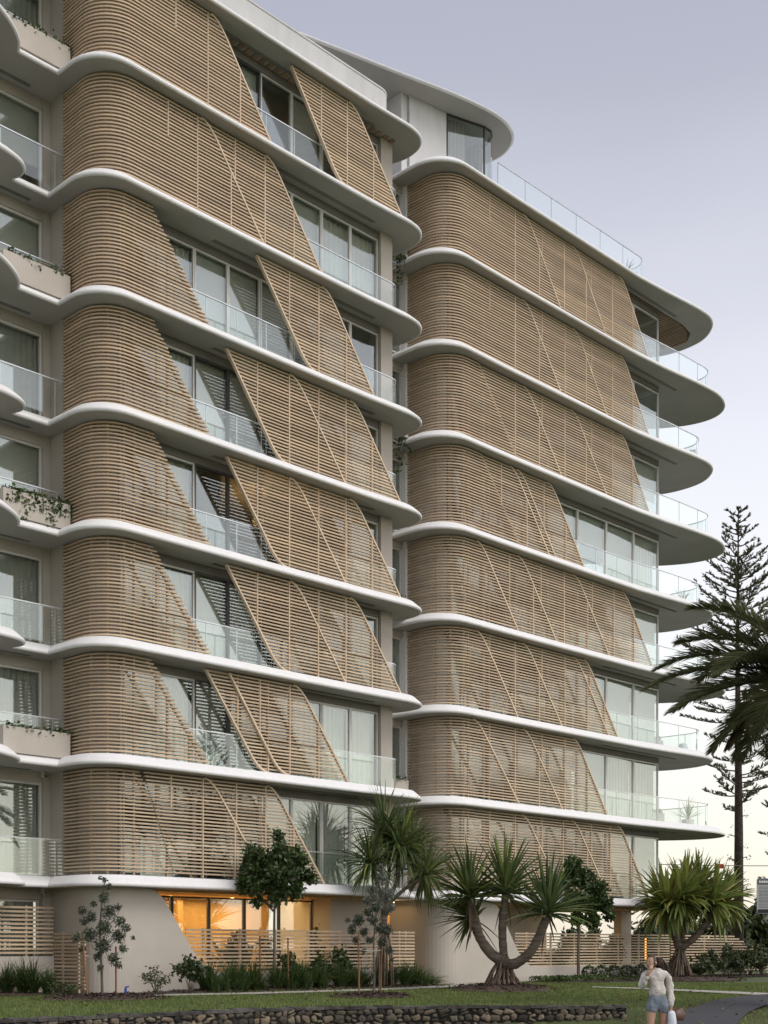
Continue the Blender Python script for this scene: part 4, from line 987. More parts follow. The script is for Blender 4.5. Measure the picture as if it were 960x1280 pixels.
# feather palm at the right edge
def palm(base, h, label, fronds, seed=4):
    random.seed(seed); t = thing('date_palm', base, label, 'tree')
    tr = MB(); tr.tube([Vector((0, 0, -.2)), Vector((.0, 0, h*.4)), Vector((0, 0, h))], [.36, .30, .34], 12); tr.build('trunk', M['pbark'], t, True)
    for (az, el, L, dr, dry) in fronds:
        ra = MB(); lf = MB(); d = Vector((math.cos(az)*math.cos(el), math.sin(az)*math.cos(el), math.sin(el))); p = Vector((0, 0, h+.1)); n = 26; P = [p.copy()]; D = [d.copy()]
        for i in range(n):
            d = (d+Vector((0, 0, -dr/n*(.4+1.3*i/n)))).normalized(); p = p+d*(L/n); P.append(p.copy()); D.append(d.copy())
        ra.tube(P, [.035*(1-i/(n+1))+.006 for i in range(n+1)], 5)
        for i in range(3, n+1):
            for hh in range(6):
                f = (hh+random.random())/6; q = P[i-1]+(P[i]-P[i-1])*f; dd = D[i]; sd = dd.cross(Vector((0, 0, 1))).normalized(); up = sd.cross(dd)
                tt = (i+f)/n; l = .80*math.sin(math.pi*min(1, .14+tt*.80))**.6*random.uniform(.85, 1.1)
                for s in (-1, 1):
                    v = (sd*s*1.0+dd*(.55+.5*tt)+up*random.uniform(.05, .45)).normalized(); strap(lf, q, v, l, .040, .22+(.8 if dry else 0), 3, .3, 0, .1)
        o = lf.build('frond', M['dry' if dry else 'palm'], t); ra.build('rachis', M['dry' if dry else 'palm'], o)
    return t
Y = 29.5; b = gbase(1012, Y); hz = at(1012, 852, Y).z-b.z
right_az = math.atan2(RT[1], RT[0]); away = math.atan2(FW[1], FW[0])
fr = []
def az_of(deg): return right_az+R(deg)            # 180 = towards picture left, 270 = towards camera
for deg, el, L, dr, dry in ((178, 14, 3.75, .75, 0), (186, -2, 3.35, .55, 0), (170, 27, 3.5, .95, 0), (176, 52, 3.2, 1.1, 0), (190, -22, 2.9, .75, 0), (205, -30, 2.8, .9, 0), (215, 20, 3.2, 1.1, 0), (228, -8, 3.0, 1.1, 0), (150, 10, 3.2, .8, 0), (160, 40, 3.2, 1.0, 0),
                            (182, -26, 2.4, .75, 1), (240, 45, 3, 1.2, 0), (265, 10, 3, 1.1, 0), (290, 30, 3, 1.1, 0), (320, 5, 3.1, 1.0, 0), (345, 35, 3.2, 1.1, 0), (10, 10, 3.2, 1.0, 0), (35, 40, 3.2, 1.1, 0), (60, 15, 3.1, 1.0, 0), (90, 35, 3.2, 1.0, 0), (110, 5, 3.2, .9, 0), (130, 30, 3.2, 1.0, 0), (40, 70, 2.6, .9, 0), (300, -25, 2.6, .8, 1), (80, -25, 2.6, .8, 1), (222, -40, 2.5, .7, 0), (170, -38, 2.4, .6, 0)):
    fr.append((az_of(deg), R(el), L, dr, dry))
palm(b, hz, 'feather palm with long arching fronds reaching in from the right edge', fr)
random.seed(21)

# ------------------------------------------------------------------ low planting
def clump(x, v, h, label, m='strap', n=70, w_=.030, sp=.42, grp='strap leaf clumps in the planting beds', Yd=None):
    if Yd: u, vv = camxy((x-HX)/F*Yd, Yd)
    else:
        s = (x-HX)/F; q = (RT[0]*s+FW[0], RT[1]*s+FW[1]); tt = (v-CV)/q[1]; u, vv = q[0]*tt, v
    b = Vector((u, vv, gz(u, vv)+.03)); mb = MB()
    for i in range(n):
        a = random.random()*6.28; r = random.random()*sp*.35
        strap(mb, Vector((math.cos(a)*r, math.sin(a)*r, 0)), rnd_dir((0, 0, 1), 4, 42), h*random.uniform(.75, 1.4), w_, random.uniform(.5, 1.5), 5, .25)
    return tag(mb.build('strap_plant', M[m], None, loc=b), label, 'plant', grp)
WHERE = ['leftmost of the clumps below the far left plinth', 'second clump below the far left plinth', 'third and fullest clump below the far left plinth', 'clump beside the foot of the slat gate']
for (x, Yd, h), lb in zip(((8, 36.2, .75), (28, 36, .78), (41, 35.9, .8), (60, 35.6, .55)), WHERE): clump(x, 0, h, 'green strap leaf plant, '+lb, n=150, Yd=Yd)
SIDE = ['just right of the red tipped shrub', 'below the slope of the sculpted wall', 'left of the pale tree stake', 'at the foot of the round tree', 'right of the dark tree stake', 'below the broad leaved shrub', 'left of the silvery sapling', 'behind the left stake of the silvery sapling', 'right of the silvery sapling', 'near the corner of the left fence', 'under the tall pandanus']
for (x, h), lb in zip(((262, .72), (290, .78), (318, .74), (346, .72), (372, .78), (398, .7), (424, .72), (446, .66), (490, .62), (506, .7), (474, .55)), SIDE): clump(x, -.75+random.uniform(-.1, .25), h, 'green strap leaf clump '+lb, n=150)
for i in range(15):
    clump(random.uniform(255, 520), -.15+random.uniform(-.1, .3), random.uniform(.45, .8), 'low green strap leaf clump in the back row against the lobby plinth', n=95, grp='back row of strap leaf clumps')
for i in range(9):
    clump(random.uniform(245, 500), -1.0+random.uniform(-.1, .12), random.uniform(.28, .5), 'small strap leaf tuft in the front row beside the footpath', n=60, w_=.022, grp='front row of strap leaf tufts')
tm = thing('grass_mound', (*px0(526, 1232), .02), 'broad dense mound of fine green blades at the left bed end', 'plant'); mb = MB()
for i in range(420):
    a = random.random()*6.28; r = random.random()**.5*.55; strap(mb, Vector((math.cos(a)*r, math.sin(a)*r, 0)), rnd_dir((math.cos(a)*r, math.sin(a)*r, .8), 0, 28), random.uniform(.4, .75), .016, random.uniform(.9, 1.8), 5, .2)
mb.build('blades', M['strap'], tm)
def shrub(x, v, h, w_, label, m='shrub', n=260, size=.11, Yd=None, name='shrub', asp=.4, z0=.05, grp=None):
    if Yd: u, vv = camxy((x-HX)/F*Yd, Yd)
    else:
        s = (x-HX)/F; q = (RT[0]*s+FW[0], RT[1]*s+FW[1]); tt = (v-CV)/q[1]; u, vv = q[0]*tt, v
    b = Vector((u, vv, gz(u, vv) if -60 < vv < 60 else 0)); t = thing(name, b, label, 'shrub', grp); st = MB(); fo = MB(); tips = []
    for i in range(max(5, int(w_*9))):
        a = random.random()*6.28; r = random.random()**.6*w_*.5; e = Vector((math.cos(a)*r, math.sin(a)*r, h*random.uniform(.55, 1.0)*(1-.35*(r/(w_*.5+.01))**2))); mid = Vector((e.x*.4, e.y*.4, e.z*.55)); st.tube([(0, 0, 0), mid, e], [.012, .009, .004], 4); tips.append((mid, e))
    for i in range(n):
        a, e = random.choice(tips); f = random.uniform(.15, 1.08); leaf(fo, a+(e-a)*f+Vector((random.gauss(0, .07*w_+.03), random.gauss(0, .07*w_+.03), random.gauss(0, .05))), size*random.uniform(.6, 1.25), None, asp)
    st.build('stems', M['bark'], t); fo.build('foliage', M[m], t); return t
shrub(195, -.6, .75, .85, 'loose thin leaved shrub against the beige sculpted wall', n=300, size=.10, asp=.25)
shrub(238, -.55, 1.15, .95, 'upright dark shrub with pale tips at the curve of the sculpted wall', n=520, size=.14)
shrub(362, -.1, 1.25, .8, 'broad leaved shrub beside the dark tree stake', n=420, size=.16)
shrub(395, 0, 1.15, .9, 'reddish green shrub in front of the lobby fence', n=420, size=.12)
shrub(424, .05, 1.45, .9, 'tallest dark shrub before the fence left of the silvery sapling', n=520, size=.15)
shrub(82, 0, .35, 1.0, 'low dark shrub at the foot of the slat gate', n=260, size=.08, Yd=35.4)
for x, lb in ((282, 'leafy courtyard shrub behind the left end of the lobby fence'), (300, 'dark courtyard bush seen through the fence slats'), (333, 'courtyard shrub topping the fence left of the round tree'), (397, 'small courtyard bush peeking over the fence below the lamp'), (440, 'courtyard bush behind the silvery sapling')):
    shrub(x, 1.5, random.uniform(1.7, 2.1), .8, lb, n=420, size=.13)
for x, lb in ((664, 'bush behind the fence near the right trunk of the middle pandanus'), (700, 'bush behind the fence under the evergreen tree'), (752, 'bush behind the fence in the open undercroft'), (775, 'rounded bush beside the undercroft column')):
    shrub(x, 1.7, random.uniform(1.9, 2.3), 1.1, lb, n=480, size=.14)
# hedge balls and ground cover along the right plinth
BL = ['hedge ball nearest the evergreen tree trunk', 'second small hedge ball along the white plinth', 'third hedge ball along the white plinth', 'hedge ball left of the walking person', 'hedge ball just beside the head of the walking person', 'hedge ball half hidden behind the walking person']
for i, (x, lb) in enumerate(zip((736, 752, 768, 784, 800, 818), BL)):
    s = (x-HX)/F; q = (RT[0]*s+FW[0], RT[1]*s+FW[1]); tt = (-.15-CV)/q[1]; o = thing('hedge_ball', (q[0]*tt, -.15, .05), 'clipped dark green '+lb, 'shrub', 'hedge balls along the right plinth'); mb = MB()
    for j in range(420):
        d = Vector((random.gauss(0, 1), random.gauss(0, 1), random.gauss(0, 1))).normalized(); leaf(mb, Vector((0, 0, .27))+d*.27*random.uniform(.75, 1.08), .075, d+Vector((random.gauss(0, .5), random.gauss(0, .5), random.gauss(0, .5))), .45)
    mb.build('foliage', M['fig'], o); sm_ = MB(); sm_.tube([(0, 0, -.05), (0, 0, .25)], .018, 5); sm_.build('stem', M['bark'], o)
gc = MB()
for i in range(2600):
    u = random.uniform(38.8, 46.5); v = random.uniform(-1.0, .1); leaf(gc, Vector((u, v, gz(u, v)+random.uniform(.03, .22)*(1 if u < 42.5 else .5))), random.uniform(.06, .12), None, .4)
tag(gc.build('ground_cover', M['strap']), 'low leafy ground cover in the bed below the right fence', 'ground cover', kind='stuff')
cy = thing('cycad', (*px0(697, 1224), .05), 'feathery upright cycad in the bed right of the middle pandanus', 'plant'); mb = MB(); sb_ = MB()
for i in range(16):
    d = rnd_dir((0, 0, 1), 5, 48); p = Vector((0, 0, .05)); L = random.uniform(.95, 1.5); dd = d.copy(); P = [p.copy()]
    for j in range(12):
        dd = (dd+Vector((0, 0, -.05))).normalized(); p = p+dd*L/12; P.append(p.copy())
        if j > 3:
            sd = dd.cross(Vector((0, 0, 1))).normalized()
            for s in (-1, 1): strap(mb, p, (sd*s+dd*.8), .24, .03, .3, 3)
    sb_.tube(P, .008, 4)
mb.build('fronds', M['fig'], cy); sb_.build('stems', M['strap'], cy)
RB = ['low bush behind the big pandanus roots', 'dark bush right of the big pandanus trunk', 'bush between pandanus and right edge', 'tall bush below the grey notice sign', 'bush at the lower right edge of the bed', 'broad bush right of the big pandanus', 'leafy shrub climbing the stepped fence']
for i, (x, v, h, w_) in enumerate(((872, -.7, .8, 1.3), (890, -.5, 1.2, 1.5), (913, -.6, 1.0, 1.7), (938, -.2, 2.0, 1.7), (952, -.9, 1.1, 1.8), (925, .1, 1.5, 1.8), (905, .2, 1.7, 1.1))):
    shrub(x, v, h, w_, 'dark green '+RB[i], n=620, size=.15)
# trees far behind
FT = ['distant rounded tree behind the right fence end', 'distant dark tree behind the big pandanus', 'distant tree at the far right edge', 'distant low tree seen under the right wing', 'distant bushy tree behind the undercroft column', 'distant tree left of the pine trunk', 'distant tree under the notice sign', 'distant spreading tree right of the pine trunk']
for i, (x, Yd, hgt, w_) in enumerate(((868, 88, 3.2, 5), (900, 92, 4.0, 5), (962, 80, 4.6, 5), (720, 92, 3.0, 4.5), (800, 90, 3.4, 5), (835, 95, 3.6, 5), (945, 74, 3.6, 3.6), (985, 90, 6, 6))):
    b = gbase(x, Yd); b.z = -.1; c = b+Vector((0, 0, hgt*.55))
    leafy_tree('background_tree', b, FT[i], [b, b+Vector((0, 0, hgt*.3)), b+Vector((.1, 0, hgt*.75))], [[b+Vector((0, 0, hgt*.3)), c+Vector((w_*.2, 0, 0))], [b+Vector((0, 0, hgt*.3)), c+Vector((-w_*.2, .2, .2))]], clumpcloud(c, w_*.42, w_*.42, hgt*.4, 16, .5, .9), 1500, .42, 'shrub', r0=.12, group='trees beyond the building', rlimb=.07)

lt = MB()
for i in range(420):
    Y = random.uniform(26, 44); X = random.uniform(-.28, .29)*Y
    u, v = camxy(X, Y)
    if Y < wallY(min(X, 5.35))+.45 and X < 5.6 or v > .4: continue
    leaf(lt, Vector((u, v, gz(u, v)+.05)), random.uniform(.05, .11), Vector((random.gauss(0, 1), random.gauss(0, 1), .1)), .35)
tag(lt.build('leaf_litter', M['dry']), 'scattered fallen brown leaves on the lawn and paths', 'leaf litter', kind='stuff')
# ------------------------------------------------------------------ things on the balconies
def on(u, v, k): return Vector((u, v, zk(k)+TH+.004))
def pot_plant(p, label, hp=.45, r=.2, leaves=22, L=.6, m='pand', potm='pot'):
    t = thing('potted_plant', p, label, 'plant', None); a = MB(); a.tube([(0, 0, 0), (0, 0, hp*.5), (0, 0, hp)], [r*.75, r*.95, r], 14); a.build('pot', M[potm], t, True); b = MB()
    for i in range(leaves): strap(b, (0, 0, hp), rnd_dir((0, 0, 1), 5, 75), L*random.uniform(.7, 1.1), .05, .6, 5)
    b.build('leaves', M[m], t); return t
pot_plant(on(46.6, 1.0, 9), 'spiky potted plant at the corner of the roof terrace balustrade', .35, .2, 18, .7)
t = thing('side_table', on(51.0, 1.5, 8), 'round pale side table on the upper end balcony', 'table'); a = MB(); a.tube([(0, 0, .50), (0, 0, .53)], .32, 18); a.build('table_top', M['pot'], t); a = MB(); a.tube([(0, 0, 0), (0, 0, .02), (0, 0, .03), (0, 0, .5)], [.22, .22, .04, .04], 12); a.build('pedestal', M['pot'], t)
def planter(p, label, w_=.4, h=.5):
    t = thing('square_planter', p, label, 'planter'); a = MB(); a.add([(-w_*.4, -w_*.4, 0), (w_*.4, -w_*.4, 0), (w_*.4, w_*.4, 0), (-w_*.4, w_*.4, 0), (-w_*.5, -w_*.5, h), (w_*.5, -w_*.5, h), (w_*.5, w_*.5, h), (-w_*.5, w_*.5, h)], [(0, 3, 2, 1), (0, 1, 5, 4), (1, 2, 6, 5), (2, 3, 7, 6), (3, 0, 4, 7), (4, 5, 6, 7)]); a.build('box', M['drape'], t)
    b = MB()
    for i in range(40): leaf(b, Vector((random.gauss(0, .1), random.gauss(0, .1), h+random.uniform(0, .12))), .09)
    b.build('leaves', M['ivy'], t); return t
planter(on(51.3, .75, 7), 'tapered grey planter by the curved glass of the third balcony from the top')
def armchair(p, label, rz, w_=.85, name='outdoor_armchair', cat='chair'):
    t = thing(name, p, label, cat, None, rz); a = MB(); a.box(-w_/2+.1, w_/2-.1, -.35, .3, .22, .42); a.build('seat', M['cush'], t); a = MB(); a.box(-w_/2+.1, w_/2-.1, .3, .45, .22, .82); a.build('backrest', M['cush'], t)
    for s in (-1, 1): a = MB(); a.box(min(s*w_/2, s*(w_/2-.1)), max(s*w_/2, s*(w_/2-.1)), -.38, .45, .2, .62); a.build('armrest', M['cush'], t)
    for sx in (-1, 1):
        for sy in (-.32, .38): a = MB(); a.tube([(sx*(w_/2-.06), sy, 0), (sx*(w_/2-.06), sy, .21)], .02, 6); a.build('leg', M['dark'], t)
    return t
armchair(on(50.2, 2.2, 2), 'pale boxy armchair on the lowest end balcony', R(-100), .95)
pot_plant(on(52.0, 1.35, 2), 'tall leafy plant in a white pot at the tip of the lowest end balcony', .42, .28, 26, 1.05, 'pandb')
armchair(on(50.0, 2.0, 3), 'dark legged armchair on the second lowest end balcony', R(-80), .8); armchair(on(50.0, 1.9, 4), 'wide pale sofa on the end balcony behind the palm frond tip', R(-80), 1.7, 'outdoor_sofa', 'sofa')
t = thing('ceramic_stool', on(51.0, 1.0, 3), 'pale blue ceramic drum stool on the second lowest end balcony', 'stool'); a = MB(); a.tube([(0, 0, 0), (0, 0, .08), (0, 0, .24), (0, 0, .4), (0, 0, .47)], [.15, .2, .24, .2, .14], 16); a.build('body', M['ceramic'], t, True)
pot_plant(on(51.2, 1.1, 5), 'slim potted plant behind the balcony glass beside the pine', .35, .16, 14, .8)
for p, lb in ((at(62, 968, 38.2), 'small white security camera under the first floor slab by the left loggia'), (at(60, 1115, 38.3), 'small security camera under the lowest slab above the slat gate')):
    u, v = 20.2, 2.93; zc_ = zk(2 if '968' in lb or 'first floor' in lb else 1); t = thing('security_camera', (u, v, zc_), lb, 'camera'); a = MB(); a.tube([(0, 0, -.06), (0, 0, 0)], .055, 10); a.build('mount', M['pot'], t); a = MB(); a.tube([(0, .05, -.10), (0, -.14, -.13)], [.05, .05], 10); a.build('body', M['pot'], t); a = MB(); a.tube([(0, -.14, -.13), (0, -.155, -.132)], .038, 10); a.build('lens', M['dark'], t)
# lit bollard behind the right fence
t = thing('garden_light', Vector((48.5, 1.35, 0)), 'slim glowing amber light strip behind the right fence', 'lamp'); a = MB(); a.box(-.05, .05, -.05, .05, 0, 1.75); a.build('post', M['dark'], t); a = MB(); a.box(-.045, .045, -.07, -.051, .75, 1.7); a.build('light_strip', M['amber'], t)
a = MB(); a.tube([(0, 0, 0), (0, 0, .16), (0, 0, .2), (.1, 0, .22)], [.035, .035, .025, .02], 8); tag(a.build('garden_tap', M['blue'], None, loc=(*px0(157, 1244), .01)), 'small bright blue garden tap at the foot of the sculpted wall', 'tap')
# notice sign, flag, overhead cable
Y = 35.0; p = at(946, 1098, Y); q = at(946, 1142, Y); H = p.z-q.z; W_ = .78
sg = thing('notice_sign', (p.x, p.y, gz(p.x, p.y)), 'grey notice sign with dark header at the right edge', 'sign', None, -YAW)
zb = q.z-sg.location.z; zt_ = zb+H
def rbox(x0, x1, z0, z1, r, y0, y1):
    P = []
    for cx, cz, a0 in ((x1-r, z0+r, -90), (x1-r, z1-r, 0), (x0+r, z1-r, 90), (x0+r, z0+r, 180)): P += arc(cx, cz, r, a0, a0+90, 4)
    m_ = MB(); m_.wallpoly(P, y0, y1); return m_
rbox(0, W_, zb, zt_, .05, -.02, .02).build('panel', M['signgrey'], sg)
rbox(.014, W_-.014, zt_-.165, zt_-.014, .035, -.026, -.02).build('header', M['signdark'], sg)
rbox(.014, W_-.014, zb+.014, zb+.115, .03, -.026, -.02).build('footer', M['signblack'], sg)
hd = MB(); x = .05
for w_ in (.055, .02, .06, .05, .05, .035, .05, .045): hd.box(x, x+w_*.8, -.031, -.0265, zt_-.12, zt_-.06-(.012 if w_ < .05 else 0)); x += w_
hd.build('header_text', M['signwhite'], sg)
tx = MB(); z = zt_-.22
for i in range(15):
    x = .05; e = W_-.06-(random.random()*.3 if i % 4 == 3 else random.random()*.06)
    if i % 5 == 2: z -= .012
    while x < e-.03:
        w_ = min(random.uniform(.025, .075), e-x); tx.box(x, x+w_, -.0235, -.0205, z-.016, z); x += w_+.012
    z -= .036
    if z < zb+.16: break
tx.build('small_text', M['signtxt'], sg)
for x in (W_*.5,):
    a = MB(); a.tube([(x, .05, -.1), (x, .05, zt_-.05)], .03, 8); a.build('post', M['steel'], sg)
Y = 62; p = at(905, 1088, Y); g0 = gbase(906, Y); t = thing('red_flag', g0, 'small red flag on a thin bent pole above the big pandanus', 'flag'); a = MB(); a.tube([(0, 0, 0), (0, 0, p.z-g0.z), (-.12, 0, p.z-g0.z+.28)], .022, 6); a.build('pole', M['pot'], t); a = MB(); z = p.z-g0.z
xs = [(-.10+(-RT[0])*.36*i/5, -RT[1]*.36*i/5+.04*math.sin(i*1.5)) for i in range(6)]
a.sheet(xs, z+.08, z+.30, .008); a.build('cloth', M['red'], t)
pa, pb = at(822, 1080.5, 66), at(1300, 1063, 66); mb = MB(); mb.tube([pa+(pb-pa)*i/12+Vector((0, 0, -.35*math.sin(math.pi*i/12))) for i in range(13)], .022, 5)
o = MB(); o.v = [tuple(Vector(p)-pa) for p in mb.v]; o.f = mb.f; tag(o.build('overhead_cable', M['wire'], None, loc=pa), 'thin overhead cable crossing the pale sky past the pine trunk', 'cable')

# ------------------------------------------------------------------ the walking person
def skin_mesh(name, verts, edges, rads, m, parent=None, loc=None, sub_=3, extra=None):
    me = bpy.data.meshes.new(name); me.from_pydata(verts, edges, []); me.update(); o = bpy.data.objects.new(name, me); C.objects.link(o)
    md = o.modifiers.new('s', 'SKIN'); md.use_smooth_shade = True
    for i, r in enumerate(rads): me.skin_vertices[0].data[i].radius = r if hasattr(r, '__len__') else (r, r)
    me.skin_vertices[0].data[0].use_root = True
    o.modifiers.new('b', 'SUBSURF').levels = sub_; o.modifiers['b'].render_levels = sub_
    dg = bpy.context.evaluated_depsgraph_get(); n = bpy.data.meshes.new_from_object(o.evaluated_get(dg)); bpy.data.objects.remove(o)
    n.name = name
    if extra:
        import bmesh
        bm = bmesh.new(); bm.from_mesh(n)
        for ev, ef in extra:
            vv = [bm.verts.new(p) for p in ev]
            for f in ef:
                try: bm.faces.new([vv[i] for i in f])
                except ValueError: pass
        bm.normal_update(); bm.to_mesh(n); bm.free()
    if name in ('jumper', 'denim_shorts'):
        from mathutils import noise
        for vx in n.vertices:
            q = vx.co; vx.co = q+vx.normal*(.016*noise.noise(Vector((q.x*16, q.y*16, q.z*9)))+.007*noise.noise(q*38))
    n.materials.clear(); n.materials.append(m); n.polygons.foreach_set('use_smooth', [True]*len(n.polygons))
    r = bpy.data.objects.new(name, n); C.objects.link(r)
    if parent: r.parent = parent
    if loc: r.location = loc
    return r
def person():
    Y = 21.2; pxm = F/Y; u, v = camxy((822-HX)/F*Y, Y); g = gz(u, v)
    t = thing('person', (u, v, g), 'person in cream jumper and denim shorts walking with one hand raised to the face', 'person', None, -YAW)
    # head: ellipsoid with a face turned to picture left and slightly to the camera
    hc = Vector((-.10, -.03, 1.525)); hv, hf = [], []; nu, nv = 20, 14; fa = R(215)      # facing direction in the local plan
    fd = Vector((math.cos(fa), math.sin(fa), -.08)).normalized()
    for j in range(nv+1):
        th = math.pi*j/nv
        for i in range(nu):
            ph_ = 2*math.pi*i/nu; d = Vector((math.sin(th)*math.cos(ph_), math.sin(th)*math.sin(ph_), math.cos(th)))
            f = d.dot(Vector((fd.x, fd.y, 0)).normalized()); r = Vector((d.x*.078, d.y*.078, d.z*.113)); r += Vector((fd.x, fd.y, 0))*max(0, f)*.018
            side = Vector((-fd.y, fd.x, 0)); s = d.dot(side)
            if d.z < -.35: r.x *= 1-.28*(-d.z-.35); r.y *= 1-.28*(-d.z-.35)
            if f > .6 and abs(s) < .16 and -.42 < d.z < .12: r += fd*.024*(1-abs(s)/.16)*(1-abs(d.z+.2)/.34)           # nose
            if f > .5 and .08 < d.z < .28 and .2 < abs(s) < .5: r -= fd*.010                                            # eye sockets
            if f > .7 and -.62 < d.z < -.48 and abs(s) < .3: r += fd*.006                                               # lips
            hv.append(hc+r)
    hf = [(j*nu+i, (j+1)*nu+i, (j+1)*nu+(i+1) % nu, j*nu+(i+1) % nu) for j in range(nv) for i in range(nu)]
    ears = []
    for s in (-1, 1):
        e = MB(); sd = Vector((-fd.y, fd.x, 0)); c = hc+sd*s*.079+Vector((0, 0, -.005)); e.tube([c+Vector((0, 0, -.03)), c+sd*s*.012, c+Vector((0, 0, .03))], [.008, .016, .010], 6); ears.append((e.v, e.f))
    V_ = [(0, 0, .90), (0, 0, 1.05), (-.01, 0, 1.22), (-.03, 0, 1.36), (-.07, -.01, 1.42), (-.09, -.015, 1.46),
          (-.20, 0, 1.335), (-.27, -.06, 1.13), (-.19, -.17, 1.35), (-.155, -.19, 1.415),
          (.15, 0, 1.335), (.205, .02, 1.08), (.205, -.03, .85), (.203, -.04, .775),
          (-.09, 0, .84), (-.125, -.03, .48), (-.115, .04, .10), (-.16, -.10, .035),
          (.09, 0, .84), (.10, .05, .48), (.17, .20, .12), (.13, .09, .035)]
    E_ = [(0, 1), (1, 2), (2, 3), (3, 4), (4, 5), (3, 6), (6, 7), (7, 8), (8, 9), (3, 10), (10, 11), (11, 12), (12, 13), (0, 14), (14, 15), (15, 16), (16, 17), (0, 18), (18, 19), (19, 20), (20, 21)]
    r_ = [(.125, .09), (.095, .07), (.10, .07), (.085, .06), .05, .048, .042, .042, .034, .026, .042, .036, .034, .026, .088, .058, .036, .034, .088, .058, .036, .034]
    hands = []
    def hand(w, d, up_, fl):
        d = Vector(d).normalized(); up_ = Vector(up_).normalized(); sd = d.cross(up_).normalized(); w = Vector(w); e = MB(); e.tube([w, w+d*.045, w+d*.085], [.026, .036, .034], 8)
        for i, (o_, l) in enumerate(((-.027, .066), (-.009, .076), (.009, .072), (.026, .056))):
            b_ = w+d*.08+sd*o_; k1 = b_+d*l*.45-up_*fl*.012; k2 = k1+(d*.6-up_*fl).normalized()*l*.35; k3 = k2+(d*.2-up_*fl).normalized()*l*.3; e.tube([b_, k1, k2, k3], [.0095, .009, .008, .006], 6)
        b_ = w+d*.03-sd*.03; e.tube([b_, b_+d*.03-sd*.028-up_*.01, b_+d*.058-sd*.030-up_*.02], [.012, .010, .007], 6); hands.append((e.v, e.f))
    hand((-.155, -.19, 1.41), (.25, .55, .55), (-.6, -.6, .3), .5); hand((.203, -.04, .78), (.02, -.12, -1), (1, 0, 0), 1.1)
    body = skin_mesh('body', V_, E_, r_, M['skin'], t, extra=[(hv, hf)]+ears+hands)
    f = MB()
    for s in (-1, 1):
        c = hc+fd*.083+Vector((-fd.y, fd.x, 0))*s*.030+Vector((0, 0, .022)); f.tube([c-fd*.012, c+fd*.002], [.013, .009], 8)
    f.build('eyes', M['eye'], t)
    f = MB(); c = hc+fd*.088+Vector((0, 0, -.060)); sd = Vector((-fd.y, fd.x, 0)); f.tube([c-sd*.024-fd*.008, c, c+sd*.024-fd*.008], [.004, .009, .004], 6); f.build('lips', M['lip'], t)
    # hair: cap plus long strands blown to picture right
    hm = MB(); hv2 = []; ok = []
    for j in range(nv+1):
        for i in range(nu):
            p = Vector(hv[j*nu+i])-hc; fdot = p.normalized().dot(fd); hv2.append(hc+p*1.10+Vector((0, 0, .008))); ok.append(fdot < .38 or p.z > .082)
    hm.add(hv2, [q for q in hf if all(ok[i] for i in q) and min(hv2[i].z for i in q) > 1.44])
    for i in range(130):
        a = random.uniform(-1.3, 1.4); s0 = hc-fd*.07+Vector((-fd.y, fd.x, 0))*a*.055+Vector((random.uniform(-.01, .01), 0, random.uniform(-.05, .07)))
        e = s0+Vector((random.uniform(.06, .24), random.uniform(-.02, .12), random.uniform(-.36, -.16))); m_ = s0*.5+e*.5+Vector((.05, .03, .06)); hm.tube([s0, s0*.6+m_*.4+Vector((.02, .02, .03)), m_, e], [.012, .012, .010, .003], 5)
    hm.build('hair', M['hair'], t, True)
    # jumper and shorts
    Vj = [(0, 0, .955), (0, 0, 1.08), (-.01, 0, 1.24), (-.03, 0, 1.365), (-.065, -.008, 1.41), (-.21, 0, 1.335), (-.275, -.06, 1.13), (-.20, -.165, 1.335), (.16, 0, 1.335), (.21, .02, 1.09), (.207, -.03, .87), (.205, -.04, .80)]
    Ej = [(0, 1), (1, 2), (2, 3), (3, 4), (3, 5), (5, 6), (6, 7), (3, 8), (8, 9), (9, 10), (10, 11)]
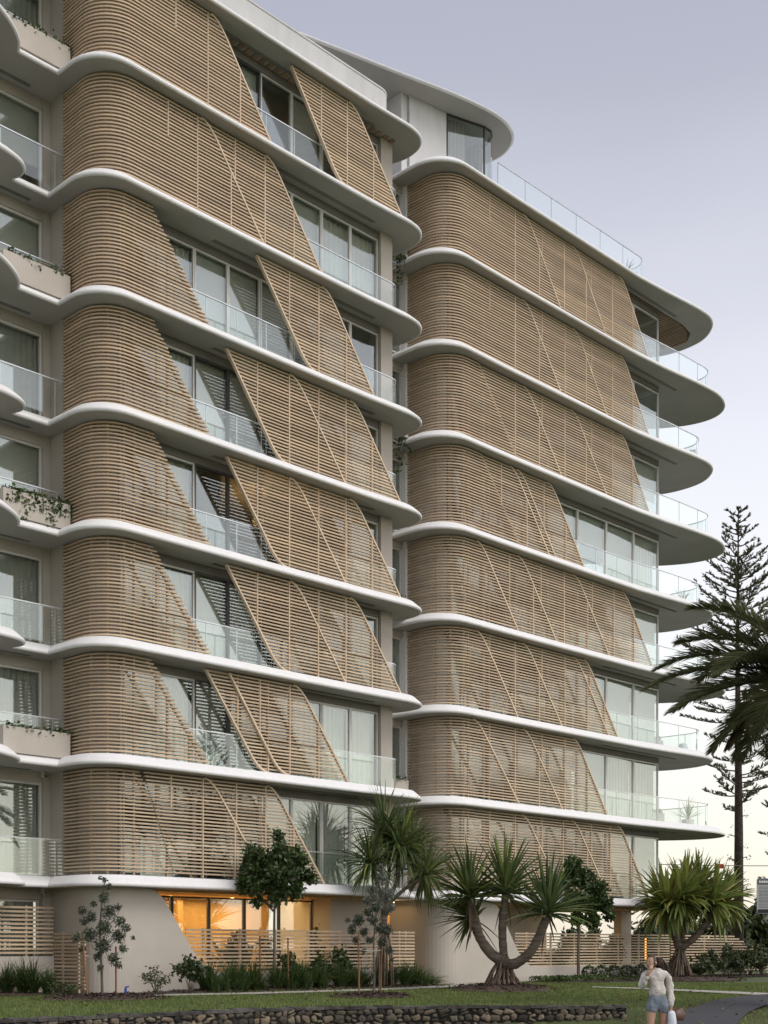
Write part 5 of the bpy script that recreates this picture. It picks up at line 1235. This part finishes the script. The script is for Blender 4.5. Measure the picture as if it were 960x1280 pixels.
    skin_mesh('jumper', Vj, Ej, [(.150, .115), (.150, .115), (.145, .11), (.12, .09), .058, .066, .060, .044, .066, .060, .054, .042], M['knit'], t)
    skin_mesh('denim_shorts', [(0, 0, .95), (0, 0, 1.075), (-.095, 0, .83), (-.108, -.01, .70), (.095, 0, .83), (.10, .015, .70)], [(0, 1), (0, 2), (2, 3), (0, 4), (4, 5)], [(.150, .115), (.130, .10), .100, .105, .100, .105], M['denim'], t)
    f = MB()
    for s, x, y in ((0, -.14, -.05), (1, .15, .14)): f.tube([(x-.0, y+.10, .03), (x, y, .045), (x-.02, y-.13, .03)], [.035, .045, .035], 8)
    f.build('shoes', M['pot'], t, True)
    P0 = Vector((u, v, g))
    def wld(p): return P0+Matrix.Rotation(-YAW, 3, 'Z') @ Vector(p)
    bag = thing('handbag', wld((.29, .02, .60)), 'brown leather bag hanging from the hand of the walking person', 'bag', None, -YAW); a = MB()
    a.add([(-.10, -.05, 0), (.12, -.05, 0), (.12, .05, 0), (-.10, .05, 0), (-.12, -.06, .10), (.15, -.06, .10), (.15, .06, .10), (-.12, .06, .10), (-.08, -.03, .20), (.11, -.03, .20), (.11, .03, .20), (-.08, .03, .20)], [(0, 3, 2, 1), (0, 1, 5, 4), (1, 2, 6, 5), (2, 3, 7, 6), (3, 0, 4, 7), (4, 5, 9, 8), (5, 6, 10, 9), (6, 7, 11, 10), (7, 4, 8, 11), (8, 9, 10, 11)]); a.build('pouch', M['leather'], bag, True)
    a = MB(); a.tube([(-.07, 0, .19), (-.085, -.05, .205), (-.08, -.06, .15), (.08, -.05, .24), (.10, 0, .19)], .008, 5); a.build('strap', M['leather'], bag)
    tw = thing('rolled_towel', wld((.215, -.06, .42)), 'pale blue white rolled towel held below the sleeve of the walking person', 'towel', None, -YAW); a = MB(); a.tube([(.0, 0, 0), (0, 0, .04), (.005, 0, .18), (-.005, 0, .29), (-.01, 0, .335)], [.062, .072, .070, .062, .045], 14); a.build('roll', M['towel'], tw, True)
    a = MB(); a.tube([(0, 0, .332), (0, 0, .338)], [.03, .01], 10); a.build('fold', M['towel'], tw)
person()
